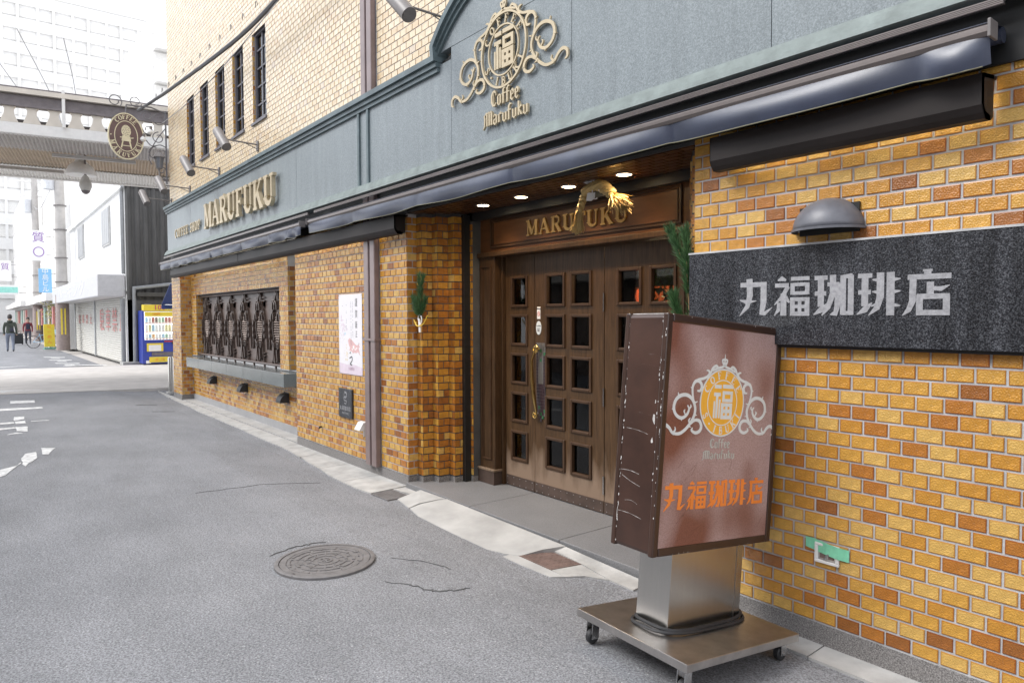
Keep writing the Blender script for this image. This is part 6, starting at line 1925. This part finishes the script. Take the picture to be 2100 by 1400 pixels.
b = MB().tube([(0, 0, .3), (.0, -.02, 1.6)], .03, 6); b.build('trunk', M_twig, tr_)
b = MB().lathe([(.001, 0), (.16, 0), (.2, .35), (.001, .35)], n=10); b.build('pot', M_far[2], tr_)
b = MB(); rg = random.Random(8)
for k in range(260):
    c = Vector((rg.gauss(0, .2), rg.gauss(0, .2), 2.2 + rg.gauss(0, .35))); d_ = Vector((rg.gauss(0, 1), rg.gauss(0, 1), rg.gauss(0, 1))).normalized() * .06
    e = d_.cross(Vector((0.3, 1, .3))).normalized() * .03
    b.quad(tuple(c - d_), tuple(c + e), tuple(c + d_), tuple(c - e))
b.build('crown', mat('leaf_yellow', (.42, .38, .05), .6, var=.3), tr_)
for k, (y0, y1, z0, z1, l) in enumerate(((-1.9, .5, 7.4, 6.9, 'first'), (-2.4, .5, 6.6, 6.2, 'second'), (-3.0, .5, 8.1, 7.7, 'third'))):
    wire('street_wire', [(-39.6, .39, 10.3 - k * .8), (-33, .0, 9.1 - k * .7), (-26, -.3 - k * .5, 8.9 - k * .4), (-20, -1.2 - k, 9.0)], .014, l + ' thin wire strung from the nearest utility pole over the arcade', M_cable_l, 5, 4)
wire('street_wire', [(-57.5, .5, 9.5), (-48, .2, 8.2), (-39.6, .4, 9.0)], .02, 'sagging wire between the two utility poles', M_cable_l, 5, 4)

# houses across the street, reflected in the polished granite and the door panes
M_opp = [mat('render_grey', (.36, .35, .34), .8, var=.12, scale=1.5), mat('render_tan', (.42, .38, .33), .8, var=.12, scale=1.5), mat('render_dark', (.22, .21, .21), .8, var=.12, scale=1.5)]
for k, (x0, x1, h, l) in enumerate(((4.2, 16, 6.2, 'grey rendered house across the street from the sign plaque'), (-5.5, 4.1, 5.6, 'tan two-storey house across the street from the entrance doors'), (-14.5, -5.6, 6.4, 'dark grey house across the street from the grille window'))):
    t = thing('townhouse', l, 'building', (x1, -8.6, 0))
    box('wall', M_opp[k], t, x0 - x1, 0, -6, 0, 0, h)
    box('shopfront', MATS['shopfront_dark'], t, x0 - x1 + .6, -.6, 0, .03, .05, 2.4)
    box('shop_canopy', M_far[k], t, x0 - x1 + .4, -.4, 0, .7, 2.6, 2.95)
    x = x0 - x1 + 1.0
    while x < -1.6:
        w = box('window', M_window, t, x, x + 1.3, 0, .04, 3.4, 4.9); box('pane', M_glass_up, w, x + .06, x + 1.24, .041, .046, 3.46, 4.84); x += 2.6

# ------------------------------------------------------------------ people
def person(loc, rz, label, s, jacket, trousers, skin, hair, stride=.16, bag=None, front_open=None):
    t = thing('person', label, 'person', loc, rot=(0, 0, rz))
    V = [((0, 0, .95), .135), ((0, .0, 1.14), .135), ((0, .0, 1.33), .15), ((0, .0, 1.43), .085), ((0, .01, 1.52), .055), ((0, .015, 1.60), .085), ((0, .015, 1.68), .092), ((0, .01, 1.76), .055),
         ((-.19, 0, 1.38), .07), ((-.24, .02, 1.12), .055), ((-.23, .09, .90), .042), ((-.23, .11, .80), .038), ((.19, 0, 1.38), .07), ((.24, -.03, 1.12), .055), ((.25, .0, .90), .042), ((.25, .02, .80), .038),
         ((-.10, 0, .88), .105), ((-.105, stride * .7, .50), .068), ((-.105, stride, .12), .048), ((-.105, stride + .13, .05), .04), ((.10, 0, .88), .105), ((.105, -stride * .4, .50), .068), ((.105, -stride * 1.4, .14), .048), ((.105, -stride * 1.4 + .12, .05), .04)]
    Ed = [(0, 1), (1, 2), (2, 3), (3, 4), (4, 5), (5, 6), (6, 7), (2, 8), (8, 9), (9, 10), (10, 11), (2, 12), (12, 13), (13, 14), (14, 15), (0, 16), (16, 17), (17, 18), (18, 19), (0, 20), (20, 21), (21, 22), (22, 23)]
    me = bpy.data.meshes.new('skeleton'); me.from_pydata([Vector(v) * s for v, _ in V], Ed, [])
    o = bpy.data.objects.new('skeleton', me); col.objects.link(o)
    sk = o.modifiers.new('skin', 'SKIN'); sk.use_smooth_shade = True
    for k, (_, r_) in enumerate(V): me.skin_vertices[0].data[k].radius = (r_ * s, r_ * s * (.72 if k in (0, 1, 2, 3) else 1))
    me.skin_vertices[0].data[0].use_root = True
    o.modifiers.new('sub', 'SUBSURF').levels = 2
    dg = bpy.context.evaluated_depsgraph_get(); dg.update()
    m2 = bpy.data.meshes.new_from_object(o.evaluated_get(dg))
    bpy.data.objects.remove(o)
    m2.name = 'body'; m2.materials.clear()
    for m in (jacket, trousers, skin, M_rubber): m2.materials.append(m)
    for p in m2.polygons:
        z = p.center.z / s
        hand = z < .86 and abs(p.center.x) / s > .19
        p.material_index = 2 if (z > 1.47 or hand) else (0 if z > .90 or abs(p.center.x) / s > .19 else (1 if z > .10 else 3))
        p.use_smooth = True
    bo = bpy.data.objects.new('body', m2); col.objects.link(bo); bo.parent = t
    b = MB().lathe([(.094, 1.60), (.106, 1.68), (.09, 1.77), (.05, 1.81), (.001, 1.82)], n=14, fn=lambda x, y, z: (x * s * .92, (y - .012) * s, z * s)); b.build('hair', hair, t, smooth=True)
    return t
M_skin = mat('skin', (.50, .33, .25), .55, var=.05)
M_hair = mat('hair', (.03, .025, .022), .5, var=.2)
pm = person((-39.0, -1.79, .055), R(90), 'man in a dark green jacket and grey trousers walking away at the left edge', 1.0, mat('jacket_green', (.055, .065, .05), .7, var=.2), mat('trousers_grey', (.17, .19, .24), .8, var=.1), M_skin, M_hair)
MB().box(-.02, .14, -.20, -.10, .98, 1.16).build('shoulder_bag', mat('bag_navy', (.03, .03, .045), .6), pm, bevel=.02)
b = MB().tube([(-.16, -.11, 1.42), (0, -.135, 1.25), (.1, -.17, 1.1)], .012, 5); b.build('bag_strap', M_rubber, pm)
b = MB().lathe([(.001, 1.44), (.10, 1.43), (.12, 1.48), (.10, 1.52)], n=12, fn=lambda x, y, z: (x, y - .03, z)); b.build('hood', MATS['jacket_green'], pm, smooth=True)
pw_ = person((-50.3, -.46, .055), R(-90), 'woman in a dark red coat walking with a black suitcase', .93, mat('coat_red', (.20, .03, .04), .7, var=.15), mat('trousers_dark', (.06, .065, .09), .8), M_skin, M_hair)
MB().box(-.10, .10, .095, .13, .93, 1.28).build('sweater', mat('sweater_navy', (.03, .035, .06), .8), pw_, bevel=.02)
su = thing('suitcase', 'black wheeled suitcase pulled by the woman in the red coat', 'suitcase', (-50.4, -.95, .06))
MB().box(-.14, .14, -.24, .24, .05, .68).build('shell', mat('suitcase_black', (.02, .022, .025), .4, var=.1), su, bevel=.04)
b = MB().tube([(-.05, .10, .66), (-.08, .16, .82), (-.08, .02, .83), (-.05, -.02, .66)], .012, 5); b.build('pull_handle', M_rubber, su)
b = MB()
for x in (-.1, .1):
    for y in (-.2, .2): b.tube([(x - .02, y, .035), (x + .02, y, .035)], .035, 8)
b.build('wheel', M_rubber, su)
